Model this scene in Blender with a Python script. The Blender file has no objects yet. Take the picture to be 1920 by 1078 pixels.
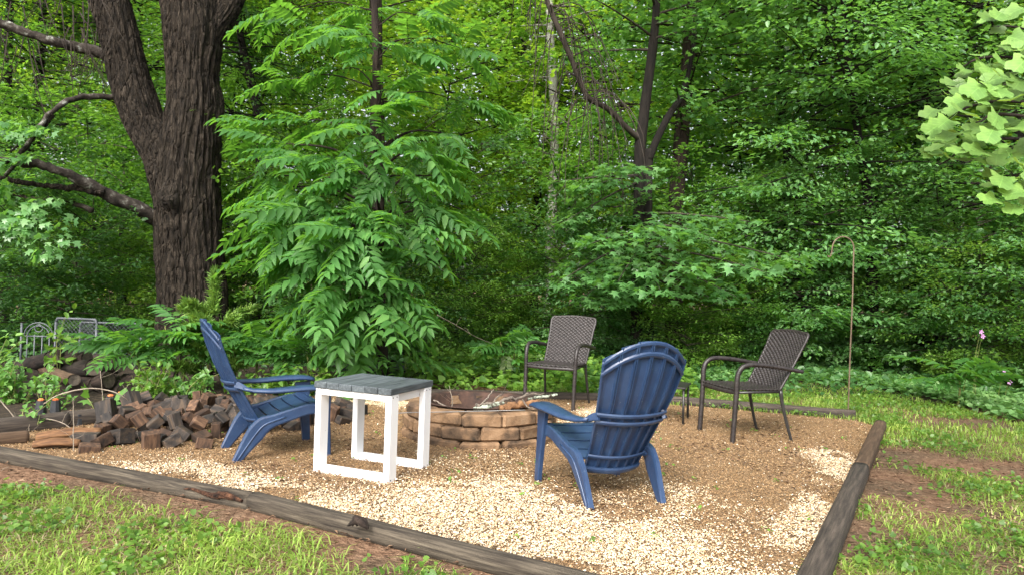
import bpy, math, random
import numpy as np
from mathutils import Vector, Matrix, Quaternion

random.seed(7)
RNG = np.random.default_rng(11)
SC = bpy.context.scene
COL = SC.collection
R = math.radians

# ------------------------------------------------------------------ camera
F_PX, CAM_H, ROLL = 1350.0, 1.24, R(2.0)
cam_d = bpy.data.cameras.new('camera')
cam_d.sensor_width = 36.0
cam_d.lens = 36.0 * F_PX / 1920.0
cam_d.clip_start, cam_d.clip_end = 0.05, 2000
cam = bpy.data.objects.new('camera', cam_d)
COL.objects.link(cam)
cam.matrix_world = Matrix.Translation((0, 0, CAM_H)) @ Matrix.Rotation(R(90), 4, 'X') @ Matrix.Rotation(ROLL, 4, 'Z')
SC.camera = cam

# ------------------------------------------------------------------ world, sun, exposure
SUN_EL, SUN_AZ = R(40), R(200)          # high, veiled, behind the viewer
wd = bpy.data.worlds.new('World')
SC.world = wd
wd.use_nodes = True
nt = wd.node_tree
nt.nodes.clear()
sky = nt.nodes.new('ShaderNodeTexSky')
sky.sky_type = 'NISHITA'
sky.sun_disc = False
sky.sun_elevation = SUN_EL
sky.sun_rotation = SUN_AZ
sky.air_density, sky.dust_density, sky.ozone_density = 1.0, 6.0, 1.0
hs = nt.nodes.new('ShaderNodeHueSaturation')
hs.inputs['Saturation'].default_value = 0.35
bg = nt.nodes.new('ShaderNodeBackground')
bg.inputs['Strength'].default_value = 0.15
wo = nt.nodes.new('ShaderNodeOutputWorld')
nt.links.new(sky.outputs[0], hs.inputs['Color'])
nt.links.new(hs.outputs[0], bg.inputs['Color'])
nt.links.new(bg.outputs[0], wo.inputs['Surface'])
sun_d = bpy.data.lights.new('sun', 'SUN')
sun_d.energy = 1.1
sun_d.angle = R(18)
sun_d.color = (1.0, 0.95, 0.86)
sun = bpy.data.objects.new('sun', sun_d)
COL.objects.link(sun)
# sky sun_rotation is clockwise from +Y seen from above
sdir = Vector((math.sin(SUN_AZ) * math.cos(SUN_EL), math.cos(SUN_AZ) * math.cos(SUN_EL), math.sin(SUN_EL)))
sun.rotation_euler = sdir.to_track_quat('Z', 'Y').to_euler()
sun.location = sdir * 40
SC.view_settings.view_transform = 'Standard'
SC.view_settings.look = 'None'
SC.view_settings.exposure = 1.52
SC.view_settings.gamma = 1.0
SC.view_settings.use_curve_mapping = False
SC.cycles.max_bounces = 8
SC.cycles.diffuse_bounces = 6
SC.cycles.glossy_bounces = 2
SC.cycles.transmission_bounces = 4
SC.cycles.use_denoising = True

# ------------------------------------------------------------------ places
def ray(px, py):
    x, y = px - 960.0, 539.0 - py
    c, s = math.cos(ROLL), math.sin(ROLL)
    return (c * x - s * y, F_PX, s * x + c * y)
def gr(px, py, z=0.0):
    r = ray(px, py); t = (CAM_H - z) / -r[2]
    return Vector((r[0] * t, r[1] * t, z))
def at(px, py, d):
    r = ray(px, py); t = d / F_PX
    return Vector((r[0] * t, d, CAM_H + r[2] * t))

# ------------------------------------------------------------------ mesh helpers
class MB:
    """collects shapes; build() links them as one mesh object"""
    def __init__(self): self.V, self.F, self.n = [], [], 0
    def add(self, V, F):
        V = np.asarray(V, float).reshape(-1, 3)
        self.V.append(V)
        for f in F: self.F.append([int(i) + self.n for i in f])
        self.n += len(V); return self
    def mesh(self, name, mat, smooth=False):
        me = bpy.data.meshes.new(name)
        me.from_pydata(np.concatenate(self.V).tolist(), [], self.F)
        if smooth: me.polygons.foreach_set('use_smooth', [True] * len(me.polygons))
        if mat: me.materials.append(mat)
        me.update(); return me
    def build(self, name, mat, parent=None, smooth=False):
        return link(name, self.mesh(name, mat, smooth), parent)
def link(name, me, parent=None, M=None):
    o = bpy.data.objects.new(name, me)
    COL.objects.link(o)
    if parent is not None: o.parent = parent
    if M is not None: o.matrix_basis = M
    return o
def fast_mesh(name, V, F, mat, smooth=False):
    """V (n,3), F (m,k) arrays"""
    me = bpy.data.meshes.new(name)
    V = np.ascontiguousarray(V, np.float32); F = np.ascontiguousarray(F, np.int32)
    m, k = F.shape
    me.vertices.add(len(V)); me.vertices.foreach_set('co', V.ravel())
    me.loops.add(m * k); me.loops.foreach_set('vertex_index', F.ravel())
    me.polygons.add(m)
    me.polygons.foreach_set('loop_start', np.arange(0, m * k, k, dtype=np.int32))
    me.polygons.foreach_set('loop_total', np.full(m, k, np.int32))
    if smooth: me.polygons.foreach_set('use_smooth', np.ones(m, bool))
    me.update(calc_edges=True)
    if mat: me.materials.append(mat)
    return me
def tag(o, label, cat, group=None, kind=None):
    o['label'] = label
    if cat: o['category'] = cat
    if group: o['group'] = group
    if kind: o['kind'] = kind
    return o
def thing(name, label, cat, loc=(0, 0, 0), rz=0.0, group=None):
    o = bpy.data.objects.new(name, None)
    o.empty_display_size = 0.1
    COL.objects.link(o)
    o.location = loc; o.rotation_euler = (0, 0, rz)
    return tag(o, label, cat, group)
def structure(o): o['kind'] = 'structure'; return o
def copy_tree(o, parent=None):
    c = o.copy(); COL.objects.link(c); c.parent = parent
    for ch in list(o.children): copy_tree(ch, c)
    return c

def cbox(sx, sy, sz, c=0.004, cen=(0, 0, 0), taper=None):
    """chamfered box: 24 verts, 26 faces"""
    hx, hy, hz = sx / 2, sy / 2, sz / 2
    c = min(c, hx * .9, hy * .9, hz * .9)
    V, idx = [], {}
    for a in (-1, 1):
        for b in (-1, 1):
            for d in (-1, 1):
                for k in range(3):
                    p = [a * (hx - c), b * (hy - c), d * (hz - c)]
                    p[k] = (a * hx, b * hy, d * hz)[k]
                    idx[(a, b, d, k)] = len(V); V.append(p)
    F = []
    for k in range(3):
        i, j = [(1, 2), (0, 2), (0, 1)][k]
        for s in (-1, 1):
            q = []
            for (u, v) in ((-1, -1), (1, -1), (1, 1), (-1, 1)):
                t = [0, 0, 0]; t[k] = s; t[i] = u; t[j] = v
                q.append(idx[(t[0], t[1], t[2], k)])
            F.append(q if (s > 0) == (k != 1) else q[::-1])
    for k in range(3):                       # edges along axis k
        i, j = [(1, 2), (0, 2), (0, 1)][k]
        for u in (-1, 1):
            for v in (-1, 1):
                t0 = [0, 0, 0]; t0[i] = u; t0[j] = v
                t1 = list(t0); t0[k] = -1; t1[k] = 1
                F.append([idx[(*t0, i)], idx[(*t0, j)], idx[(*t1, j)], idx[(*t1, i)]])
    for a in (-1, 1):
        for b in (-1, 1):
            for d in (-1, 1):
                F.append([idx[(a, b, d, 0)], idx[(a, b, d, 1)], idx[(a, b, d, 2)]])
    return np.array(V) + np.array(cen), F
def rotm(V, M):
    A = np.array(M.to_3x3() if len(M) == 4 else M); t = np.array(M.to_translation()) if len(M) == 4 else 0
    return np.asarray(V) @ A.T + t
def frames(P):
    P = np.asarray(P, float); n = len(P)
    T = np.zeros_like(P); T[1:-1] = P[2:] - P[:-2]; T[0] = P[1] - P[0]; T[-1] = P[-1] - P[-2]
    T /= np.linalg.norm(T, axis=1)[:, None] + 1e-12
    a = np.array([0, 0, 1.0]) if abs(T[0][2]) < .9 else np.array([1.0, 0, 0])
    U = np.zeros_like(P); u = a - T[0] * a.dot(T[0]); U[0] = u / np.linalg.norm(u)
    for i in range(1, n):
        u = U[i - 1] - T[i] * U[i - 1].dot(T[i]); U[i] = u / (np.linalg.norm(u) + 1e-12)
    return T, U, np.cross(T, U)
def tube(P, r, seg=8, cap=True, mod=None, squash=1.0):
    P = np.asarray([tuple(p) for p in P], float); n = len(P)
    r = np.full(n, r, float) if np.isscalar(r) else np.asarray(r, float)
    T, U, W = frames(P)
    th = np.linspace(0, 2 * np.pi, seg, endpoint=False)
    RR = np.repeat(r[:, None], seg, 1)
    if mod is not None: RR = RR * mod(np.arange(n)[:, None], th[None, :], P)
    V = P[:, None, :] + RR[..., None] * (np.cos(th)[None, :, None] * U[:, None, :] + squash * np.sin(th)[None, :, None] * W[:, None, :])
    V = V.reshape(-1, 3)
    F = []
    for i in range(n - 1):
        for j in range(seg):
            k = (j + 1) % seg
            F.append((i * seg + j, i * seg + k, (i + 1) * seg + k, (i + 1) * seg + j))
    if cap:
        F.append(tuple(range(seg))[::-1]); F.append(tuple((n - 1) * seg + j for j in range(seg)))
    return V, F
def smooth_path(P, n):
    """Catmull-Rom through the points"""
    P = [np.array(p, float) for p in P]
    P = [2 * P[0] - P[1]] + P + [2 * P[-1] - P[-2]]
    m = len(P) - 3; out = []
    for t in np.linspace(0, m - 1e-6, n):
        i = int(t); u = t - i; a, b, c, d = P[i:i + 4]
        out.append(.5 * (2 * b + (c - a) * u + (2 * a - 5 * b + 4 * c - d) * u * u + (3 * b - a - 3 * c + d) * u ** 3))
    return np.array(out)
def lerp_list(vals, n): return np.interp(np.linspace(0, len(vals) - 1, n), range(len(vals)), vals)

def _h(i, j, k, s):
    v = (i.astype(np.int64) * 374761393 + j.astype(np.int64) * 668265263 + k.astype(np.int64) * 2147483647 + s * 974711) & 0xffffffff
    v = ((v ^ (v >> 13)) * 1274126177) & 0xffffffff
    return ((v ^ (v >> 16)) & 0xffff) / 65535.0
def vnoise(x, y, z=0.0, s=0):
    x, y, z = np.broadcast_arrays(np.asarray(x, float), np.asarray(y, float), np.asarray(z, float))
    i, j, k = np.floor(x), np.floor(y), np.floor(z)
    u, v, w = x - i, y - j, z - k
    u, v, w = u * u * (3 - 2 * u), v * v * (3 - 2 * v), w * w * (3 - 2 * w)
    o = 0
    for a in (0, 1):
        for b in (0, 1):
            for c in (0, 1):
                o = o + _h(i + a, j + b, k + c, s) * (u if a else 1 - u) * (v if b else 1 - v) * (w if c else 1 - w)
    return o
def in_poly(X, Y, poly):
    ins = np.zeros(X.shape, bool); n = len(poly)
    for i in range(n):
        x0, y0 = poly[i]; x1, y1 = poly[(i + 1) % n]
        c = (y0 > Y) != (y1 > Y)
        ins ^= c & (X < (x1 - x0) * (Y - y0) / (y1 - y0 + 1e-12) + x0)
    return ins

# ------------------------------------------------------------------ materials
def new_mat(name):
    m = bpy.data.materials.new(name); m.use_nodes = True
    return m, m.node_tree, m.node_tree.nodes['Principled BSDF']
def nd(t, typ, **kw):
    n = t.nodes.new(typ)
    for k, v in kw.items():
        if k in n.inputs: n.inputs[k].default_value = v
        else: setattr(n, k, v)
    return n
def ramp(t, fac, stops):
    r = t.nodes.new('ShaderNodeValToRGB'); e = r.color_ramp.elements
    while len(e) < len(stops): e.new(0.5)
    for q, (p, c) in zip(e, stops): q.position = p; q.color = (*c, 1)
    t.links.new(fac, r.inputs[0]); return r
def coords(t, scale=(1, 1, 1), kind='Object'):
    tc = t.nodes.new('ShaderNodeTexCoord'); mp = t.nodes.new('ShaderNodeMapping')
    mp.inputs['Scale'].default_value = scale
    t.links.new(tc.outputs[kind], mp.inputs[0]); return mp.outputs[0]
def noise_mat(name, stops, scale=6, stretch=(1, 1, 1), rough=.8, bump=.3, bscale=None, detail=8, rand=0.0, spec=.3, bdist=.01, nrough=.6, kind='Object', island=0.0):
    m, t, b = new_mat(name)
    co = coords(t, stretch, kind)
    oi = t.nodes.new('ShaderNodeObjectInfo')
    add = nd(t, 'ShaderNodeVectorMath', operation='ADD')
    mul = nd(t, 'ShaderNodeVectorMath', operation='SCALE'); mul.inputs['Scale'].default_value = 40.0
    cmb = t.nodes.new('ShaderNodeCombineXYZ')
    for k in range(3): t.links.new(oi.outputs['Random'], cmb.inputs[k])
    t.links.new(cmb.outputs[0], mul.inputs[0]); t.links.new(co, add.inputs[0]); t.links.new(mul.outputs[0], add.inputs[1])
    n = nd(t, 'ShaderNodeTexNoise', Scale=scale, Detail=detail, Roughness=nrough)
    t.links.new(add.outputs[0], n.inputs['Vector'])
    fac = n.outputs[0]
    r = ramp(t, fac, stops); col = r.outputs[0]
    if rand or island:
        h = t.nodes.new('ShaderNodeHueSaturation'); t.links.new(col, h.inputs['Color'])
        mr = nd(t, 'ShaderNodeMapRange'); w = rand or island
        mr.inputs['To Min'].default_value = 1 - w; mr.inputs['To Max'].default_value = 1 + w
        if island:
            g = t.nodes.new('ShaderNodeNewGeometry'); t.links.new(g.outputs['Random Per Island'], mr.inputs['Value'])
        else: t.links.new(oi.outputs['Random'], mr.inputs['Value'])
        t.links.new(mr.outputs[0], h.inputs['Value']); col = h.outputs[0]
    t.links.new(col, b.inputs['Base Color'])
    b.inputs['Roughness'].default_value = rough
    b.inputs['Specular IOR Level'].default_value = spec
    if bump:
        n2 = nd(t, 'ShaderNodeTexNoise', Scale=bscale or scale * 3, Detail=6, Roughness=.65)
        t.links.new(add.outputs[0], n2.inputs['Vector'])
        bp = nd(t, 'ShaderNodeBump', Strength=bump, Distance=bdist)
        t.links.new(n2.outputs[0], bp.inputs['Height']); t.links.new(bp.outputs[0], b.inputs['Normal'])
    return m
def leaf_mat(name, dark, mid, light, trans=(.2, .34, .03), tw=.35, rough=.42, ovar=.25, spec=.45, vein=False):
    m, t, b = new_mat(name)
    g = t.nodes.new('ShaderNodeNewGeometry'); oi = t.nodes.new('ShaderNodeObjectInfo')
    r = ramp(t, g.outputs['Random Per Island'], [(0, dark), (.55, mid), (1, light)])
    mr = nd(t, 'ShaderNodeMapRange'); mr.inputs['To Min'].default_value = 1 - ovar; mr.inputs['To Max'].default_value = 1 + ovar
    t.links.new(oi.outputs['Random'], mr.inputs['Value'])
    h = t.nodes.new('ShaderNodeHueSaturation'); t.links.new(r.outputs[0], h.inputs['Color'])
    nz = nd(t, 'ShaderNodeTexNoise', Scale=1.1, Detail=3); t.links.new(coords(t), nz.inputs['Vector'])
    m2 = nd(t, 'ShaderNodeMapRange'); m2.inputs['From Min'].default_value = .3; m2.inputs['From Max'].default_value = .7; m2.inputs['To Min'].default_value = .68; m2.inputs['To Max'].default_value = 1.32
    m3 = nd(t, 'ShaderNodeMapRange'); m3.inputs['From Min'].default_value = .3; m3.inputs['From Max'].default_value = .7; m3.inputs['To Min'].default_value = .512; m3.inputs['To Max'].default_value = .488
    mm = nd(t, 'ShaderNodeMath', operation='MULTIPLY')
    t.links.new(nz.outputs[0], m2.inputs['Value']); t.links.new(nz.outputs[0], m3.inputs['Value'])
    t.links.new(mr.outputs[0], mm.inputs[0]); t.links.new(m2.outputs[0], mm.inputs[1])
    t.links.new(mm.outputs[0], h.inputs['Value']); t.links.new(m3.outputs[0], h.inputs['Hue'])
    colr = h.outputs[0]
    if vein:
        sp_ = t.nodes.new('ShaderNodeSeparateXYZ'); t.links.new(coords(t), sp_.inputs[0])
        ab = nd(t, 'ShaderNodeMath', operation='ABSOLUTE'); t.links.new(sp_.outputs['Y'], ab.inputs[0])
        v1 = nd(t, 'ShaderNodeMath', operation='MULTIPLY_ADD'); t.links.new(ab.outputs[0], v1.inputs[0]); v1.inputs[1].default_value = -.9; t.links.new(sp_.outputs['X'], v1.inputs[2])
        v2 = nd(t, 'ShaderNodeMath', operation='MULTIPLY'); t.links.new(v1.outputs[0], v2.inputs[0]); v2.inputs[1].default_value = 5.5
        v3 = nd(t, 'ShaderNodeMath', operation='PINGPONG'); t.links.new(v2.outputs[0], v3.inputs[0]); v3.inputs[1].default_value = .5
        v4 = nd(t, 'ShaderNodeMath', operation='LESS_THAN'); t.links.new(v3.outputs[0], v4.inputs[0]); v4.inputs[1].default_value = .05
        v5 = nd(t, 'ShaderNodeMath', operation='LESS_THAN'); t.links.new(ab.outputs[0], v5.inputs[0]); v5.inputs[1].default_value = .016
        v6 = nd(t, 'ShaderNodeMath', operation='MAXIMUM'); t.links.new(v4.outputs[0], v6.inputs[0]); t.links.new(v5.outputs[0], v6.inputs[1])
        h2 = t.nodes.new('ShaderNodeHueSaturation'); h2.inputs['Value'].default_value = 1.45; t.links.new(v6.outputs[0], h2.inputs['Fac']); t.links.new(colr, h2.inputs['Color']); colr = h2.outputs[0]
    t.links.new(colr, b.inputs['Base Color'])
    b.inputs['Roughness'].default_value = rough; b.inputs['Specular IOR Level'].default_value = spec
    tr = t.nodes.new('ShaderNodeBsdfTranslucent'); tr.inputs[0].default_value = (*trans, 1)
    mx = t.nodes.new('ShaderNodeMixShader'); mx.inputs[0].default_value = tw
    out = t.nodes['Material Output']
    t.links.new(b.outputs[0], mx.inputs[1]); t.links.new(tr.outputs[0], mx.inputs[2]); t.links.new(mx.outputs[0], out.inputs[0])
    return m

M_NAVY = noise_mat('navy_plastic', [(.3, (.014, .032, .082)), (.55, (.020, .044, .102)), (.8, (.040, .072, .142))], scale=9, rough=.36, bump=.06, bscale=260, spec=.5, bdist=.002)
def add_specks(m, scale, thr, col):
    t = m.node_tree; b = t.nodes['Principled BSDF']; src = b.inputs['Base Color'].links[0].from_socket
    n = nd(t, 'ShaderNodeTexNoise', Scale=scale, Detail=3, Roughness=.7); t.links.new(coords(t), n.inputs['Vector'])
    n2 = nd(t, 'ShaderNodeTexNoise', Scale=7, Detail=4); t.links.new(coords(t, (1, 1, .5)), n2.inputs['Vector'])
    s = nd(t, 'ShaderNodeMath', operation='MULTIPLY_ADD'); t.links.new(n2.outputs[0], s.inputs[0]); s.inputs[1].default_value = .35; t.links.new(n.outputs[0], s.inputs[2])
    r = ramp(t, s.outputs[0], [(thr, (0, 0, 0)), (min(1, thr + .05), (.75, .75, .75))])
    mx = nd(t, 'ShaderNodeMix', data_type='RGBA'); t.links.new(r.outputs[0], mx.inputs['Factor']); t.links.new(src, mx.inputs['A']); mx.inputs['B'].default_value = (*col, 1)
    t.links.new(mx.outputs['Result'], b.inputs['Base Color'])
add_specks(M_NAVY, 95, .86, (.16, .19, .23))
M_WICKER = noise_mat('dark_wicker', [(.3, (.012, .010, .010)), (.7, (.036, .030, .029))], scale=30, rough=.42, bump=0, spec=.4)
M_METAL_DARK = noise_mat('dark_metal', [(.3, (.015, .014, .014)), (.7, (.03, .028, .027))], scale=10, rough=.4, bump=0, spec=.5)
M_WHITE = noise_mat('white_paint', [(.3, (.70, .71, .73)), (.6, (.80, .80, .80)), (.85, (.82, .82, .81))], scale=5, stretch=(1, 1, .2), rough=.5, bump=.06, bscale=40, bdist=.003)
M_GREYWOOD = noise_mat('grey_stained_board', [(.25, (.026, .032, .036)), (.5, (.062, .074, .082)), (.75, (.125, .145, .155))], scale=5, stretch=(1.0, 12, 12), rough=.6, bump=.25, bdist=.003, rand=.2, spec=.3)
M_SCREW = noise_mat('screw_head', [(.4, (.02, .02, .025)), (.7, (.05, .05, .055))], rough=.5, bump=0)
M_TIMBER = noise_mat('weathered_timber', [(.3, (.013, .010, .008)), (.48, (.048, .039, .029)), (.64, (.098, .081, .060)), (.85, (.17, .145, .105))], scale=4, stretch=(16, 16, .9), rough=.9, bump=.6, bdist=.012, rand=.15)
M_TIMBER_DK = noise_mat('dark_timber', [(.25, (.012, .010, .009)), (.5, (.045, .036, .029)), (.8, (.11, .088, .068))], scale=4, stretch=(14, 14, .9), rough=.85, bump=.6, bdist=.012, rand=.2)
M_TIMBER_BR = noise_mat('brown_timber', [(.25, (.025, .016, .010)), (.55, (.085, .053, .032)), (.85, (.16, .11, .07))], scale=4, stretch=(12, 12, .9), rough=.9, bump=.5, bdist=.012)
M_BLOCKSTONE = noise_mat('retaining_block', [(.3, (.022, .018, .014)), (.43, (.085, .056, .036)), (.56, (.18, .112, .064)), (.68, (.225, .150, .092)), (.82, (.11, .085, .055))], scale=5.5, rough=.95, bump=.7, bscale=45, bdist=.012, rand=.22, spec=.15)
M_RUST = noise_mat('rusty_steel', [(.3, (.015, .010, .008)), (.55, (.05, .027, .019)), (.8, (.11, .06, .04))], scale=12, rough=.8, bump=.3, bdist=.003)
M_ASH = noise_mat('ash', [(.3, (.03, .027, .024)), (.7, (.14, .12, .10))], scale=14, rough=1, bump=.8, bdist=.03)
M_STICK = noise_mat('grey_stick', [(.3, (.08, .065, .05)), (.7, (.24, .20, .165))], scale=10, stretch=(6, 6, 1), rough=.9, bump=.4, rand=.25)
M_TWIGPALE = noise_mat('pale_dry_twig', [(.3, (.13, .105, .08)), (.7, (.27, .23, .18))], scale=12, rough=.9, bump=.2, rand=.25)
M_LICHEN = noise_mat('lichen_bark', [(.42, (.07, .06, .045)), (.52, (.33, .38, .30)), (.8, (.50, .54, .44))], scale=22, rough=.95, bump=.9, bdist=.02)
M_LOGORANGE = noise_mat('orange_bark', [(.3, (.07, .035, .018)), (.6, (.20, .105, .05)), (.85, (.30, .18, .09))], scale=14, stretch=(1, 1, 1), rough=.95, bump=.6, bdist=.01)
M_BLOCKWOOD = noise_mat('cut_block_wood', [(.3, (.014, .010, .008)), (.46, (.048, .028, .018)), (.64, (.11, .062, .036)), (.85, (.20, .13, .08))], scale=6, stretch=(5, 5, 1.2), rough=.85, bump=.4, bdist=.008, rand=.5)
M_BLOCKDARK = noise_mat('black_treated_block', [(.3, (.010, .009, .009)), (.5, (.032, .026, .022)), (.68, (.085, .058, .038)), (.85, (.14, .095, .06))], scale=5, stretch=(5, 5, 1.2), rough=.7, bump=.35, bdist=.008, rand=.45)
M_SLAB = noise_mat('orange_split_slab', [(.3, (.04, .02, .012)), (.5, (.12, .06, .027)), (.7, (.21, .11, .05)), (.85, (.26, .17, .095))], scale=6, stretch=(8, 1, 8), rough=.8, bump=.4, bdist=.008)
M_LOGDARK = noise_mat('dark_rotting_log', [(.3, (.007, .006, .005)), (.55, (.028, .019, .015)), (.85, (.085, .062, .047))], scale=7, stretch=(3, 3, .8), rough=.95, bump=.8, bdist=.02, rand=.35)
M_LOGEND = noise_mat('log_end', [(.3, (.05, .04, .035)), (.7, (.16, .13, .105))], scale=20, rough=.95, bump=.5)
M_GALV = noise_mat('galvanised_tube', [(.3, (.035, .042, .05)), (.7, (.09, .10, .115))], scale=8, rough=.45, bump=0, spec=.5)
M_BLACKPL = noise_mat('black_plastic', [(.3, (.012, .013, .015)), (.7, (.035, .038, .043))], scale=10, rough=.5, bump=.1)
M_ORANGE = noise_mat('orange_cap', [(.3, (.55, .13, .04)), (.7, (.70, .22, .08))], scale=20, rough=.7, bump=0)
M_HOOK = noise_mat('rusty_hook_paint', [(.3, (.06, .042, .027)), (.55, (.12, .085, .055)), (.8, (.085, .085, .075))], scale=3, stretch=(1, 1, 1.2), rough=.6, bump=.2)
M_WIRE = noise_mat('steel_wire', [(.3, (.10, .10, .10)), (.7, (.22, .21, .20))], rough=.4, bump=0)
M_BARK = noise_mat('furrowed_bark', [(.33, (.008, .006, .004)), (.47, (.020, .0145, .0095)), (.57, (.037, .028, .0195)), (.70, (.075, .060, .045))], scale=3.4, stretch=(8.0, 8.0, 1.9), rough=.95, bump=1.0, bscale=8, bdist=.07, detail=10)
def add_plates(m, stretch, dist):
    t = m.node_tree; b = t.nodes['Principled BSDF']; src = b.inputs['Normal'].links[0].from_socket
    co = coords(t, stretch); nz = nd(t, 'ShaderNodeTexNoise', Scale=.5, Detail=3); t.links.new(co, nz.inputs['Vector'])
    ad = nd(t, 'ShaderNodeVectorMath', operation='ADD'); t.links.new(co, ad.inputs[0]); t.links.new(nz.outputs['Color'], ad.inputs[1])
    v = nd(t, 'ShaderNodeTexVoronoi', feature='DISTANCE_TO_EDGE', Scale=1.0); t.links.new(ad.outputs[0], v.inputs['Vector'])
    r = ramp(t, v.outputs['Distance'], [(0, (0, 0, 0)), (.16, (.8, .8, .8)), (.5, (1, 1, 1))])
    bp = nd(t, 'ShaderNodeBump', Strength=1.0, Distance=dist); t.links.new(r.outputs[0], bp.inputs['Height']); t.links.new(src, bp.inputs['Normal']); t.links.new(bp.outputs[0], b.inputs['Normal'])
add_plates(M_BARK, (15, 15, 4.2), .05)
M_BARKLICHEN = noise_mat('lichened_limb_bark', [(.35, (.010, .008, .006)), (.52, (.034, .027, .022)), (.60, (.075, .068, .057)), (.68, (.24, .25, .22))], scale=10, stretch=(1, 1, 1), rough=.95, bump=.7, bdist=.02, detail=9)
M_TRUNK = noise_mat('dark_trunk_bark', [(.3, (.004, .0035, .003)), (.6, (.014, .011, .009)), (.85, (.032, .025, .020))], scale=5, stretch=(4, 4, .7), rough=.95, bump=.8, bdist=.03, rand=.3)
M_TRUNKBR = noise_mat('brown_trunk_bark', [(.3, (.009, .006, .005)), (.6, (.028, .019, .014)), (.85, (.058, .043, .034))], scale=5, stretch=(4, 4, .6), rough=.95, bump=.8, bdist=.03, rand=.25)
M_TRUNKPALE = noise_mat('pale_trunk_bark', [(.3, (.13, .12, .105)), (.5, (.30, .29, .27)), (.8, (.45, .44, .41))], scale=6, stretch=(1.5, 1.5, 2.5), rough=.9, bump=.4, bdist=.01)
M_TWIG = noise_mat('dark_twig', [(.3, (.02, .016, .013)), (.7, (.06, .048, .038))], rough=.9, bump=0)
M_GREENSTEM = noise_mat('green_stem', [(.3, (.12, .16, .04)), (.7, (.22, .22, .08))], rough=.6, bump=0)

add_specks(M_WHITE, 40, .90, (.38, .34, .28))
L_MID = leaf_mat('mid_green_leaf', (.040, .102, .022), (.076, .178, .038), (.138, .26, .058), (.25, .52, .045), .46)
L_DARK = leaf_mat('dark_green_leaf', (.028, .080, .024), (.054, .135, .042), (.095, .198, .066), (.16, .37, .04), .4)
L_YEL = leaf_mat('yellow_green_leaf', (.075, .155, .018), (.135, .255, .028), (.22, .36, .045), (.40, .63, .04), .5)
L_SHEEN = leaf_mat('grey_green_leaf', (.055, .138, .046), (.096, .212, .077), (.16, .29, .115), (.24, .52, .065), .42, rough=.36, spec=.6)
L_SWEET = leaf_mat('sweetgum_leaf', (.055, .145, .045), (.092, .215, .070), (.145, .29, .10), (.22, .50, .06), .38, rough=.38, spec=.55)
L_COMP = leaf_mat('compound_leaflet', (.038, .118, .028), (.066, .175, .042), (.11, .24, .062), (.20, .47, .04), .42, rough=.5, spec=.35, ovar=.3)
L_COMPLT = leaf_mat('young_compound_leaflet', (.05, .15, .03), (.08, .21, .042), (.13, .28, .06), (.22, .5, .05), .42, rough=.4)
L_TULIP = leaf_mat('pale_large_leaf', (.075, .165, .035), (.115, .22, .05), (.165, .275, .065), (.30, .46, .05), .32, rough=.45, ovar=.35, vein=True)
L_WEED = leaf_mat('weed_leaf', (.055, .13, .018), (.10, .21, .03), (.17, .30, .05), (.26, .45, .04), .38)
L_COVER = leaf_mat('ground_cover_leaf', (.085, .19, .055), (.13, .26, .085), (.19, .33, .115), (.22, .46, .07), .34)
L_VINE = leaf_mat('bush_leaf', (.06, .15, .03), (.10, .22, .05), (.17, .31, .08), (.24, .48, .05), .36)
L_GRASS = leaf_mat('grass_blade', (.10, .19, .028), (.19, .31, .05), (.36, .46, .11), (.42, .58, .08), .44, rough=.5)
L_STRAW = leaf_mat('dry_grass', (.18, .14, .07), (.28, .23, .12), (.38, .33, .18), (.3, .26, .12), .2, rough=.7)
L_PINE = leaf_mat('pine_needle', (.12, .25, .045), (.2, .37, .07), (.3, .46, .10), (.36, .56, .07), .35)
L_DEAD = leaf_mat('wilted_leaf', (.16, .24, .10), (.22, .30, .14), (.28, .35, .18), (.3, .4, .15), .3)
M_PINK = leaf_mat('pink_petal', (.5, .22, .45), (.55, .28, .55), (.6, .35, .6), (.6, .3, .6), .3)

# ================================================================== ground
bed_px = [(-260, 810), (475, 950), (1230, 1146), (1470, 1146), (1662, 806), (1606, 790), (1320, 764), (1115, 752), (1000, 746), (800, 742), (640, 742), (420, 745), (200, 765), (-60, 795)]
BED = [tuple(gr(*p)[:2]) for p in bed_px]

def ground_mat():
    m, t, b = new_mat('forest_and_lawn_soil')
    co = coords(t, (1, 1, 1))
    n1 = nd(t, 'ShaderNodeTexNoise', Scale=1.3, Detail=6, Roughness=.6); t.links.new(co, n1.inputs['Vector'])
    n2 = nd(t, 'ShaderNodeTexNoise', Scale=22, Detail=8, Roughness=.7); t.links.new(co, n2.inputs['Vector'])
    c1 = ramp(t, n2.outputs[0], [(.3, (.075, .040, .024)), (.5, (.17, .10, .062)), (.7, (.28, .18, .115))])
    c2 = ramp(t, n2.outputs[0], [(.3, (.045, .030, .020)), (.5, (.11, .075, .048)), (.7, (.20, .145, .095))])
    mx = nd(t, 'ShaderNodeMix', data_type='RGBA')
    f = ramp(t, n1.outputs[0], [(.42, (0, 0, 0)), (.6, (1, 1, 1))])
    t.links.new(f.outputs[0], mx.inputs['Factor']); t.links.new(c1.outputs[0], mx.inputs['A']); t.links.new(c2.outputs[0], mx.inputs['B'])
    t.links.new(mx.outputs['Result'], b.inputs['Base Color'])
    b.inputs['Roughness'].default_value = 1; b.inputs['Specular IOR Level'].default_value = .1
    bp = nd(t, 'ShaderNodeBump', Strength=.9, Distance=.03)
    n3 = nd(t, 'ShaderNodeTexNoise', Scale=45, Detail=6); t.links.new(co, n3.inputs['Vector'])
    t.links.new(n3.outputs[0], bp.inputs['Height']); t.links.new(bp.outputs[0], b.inputs['Normal'])
    return m
M_SOIL = ground_mat()
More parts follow.
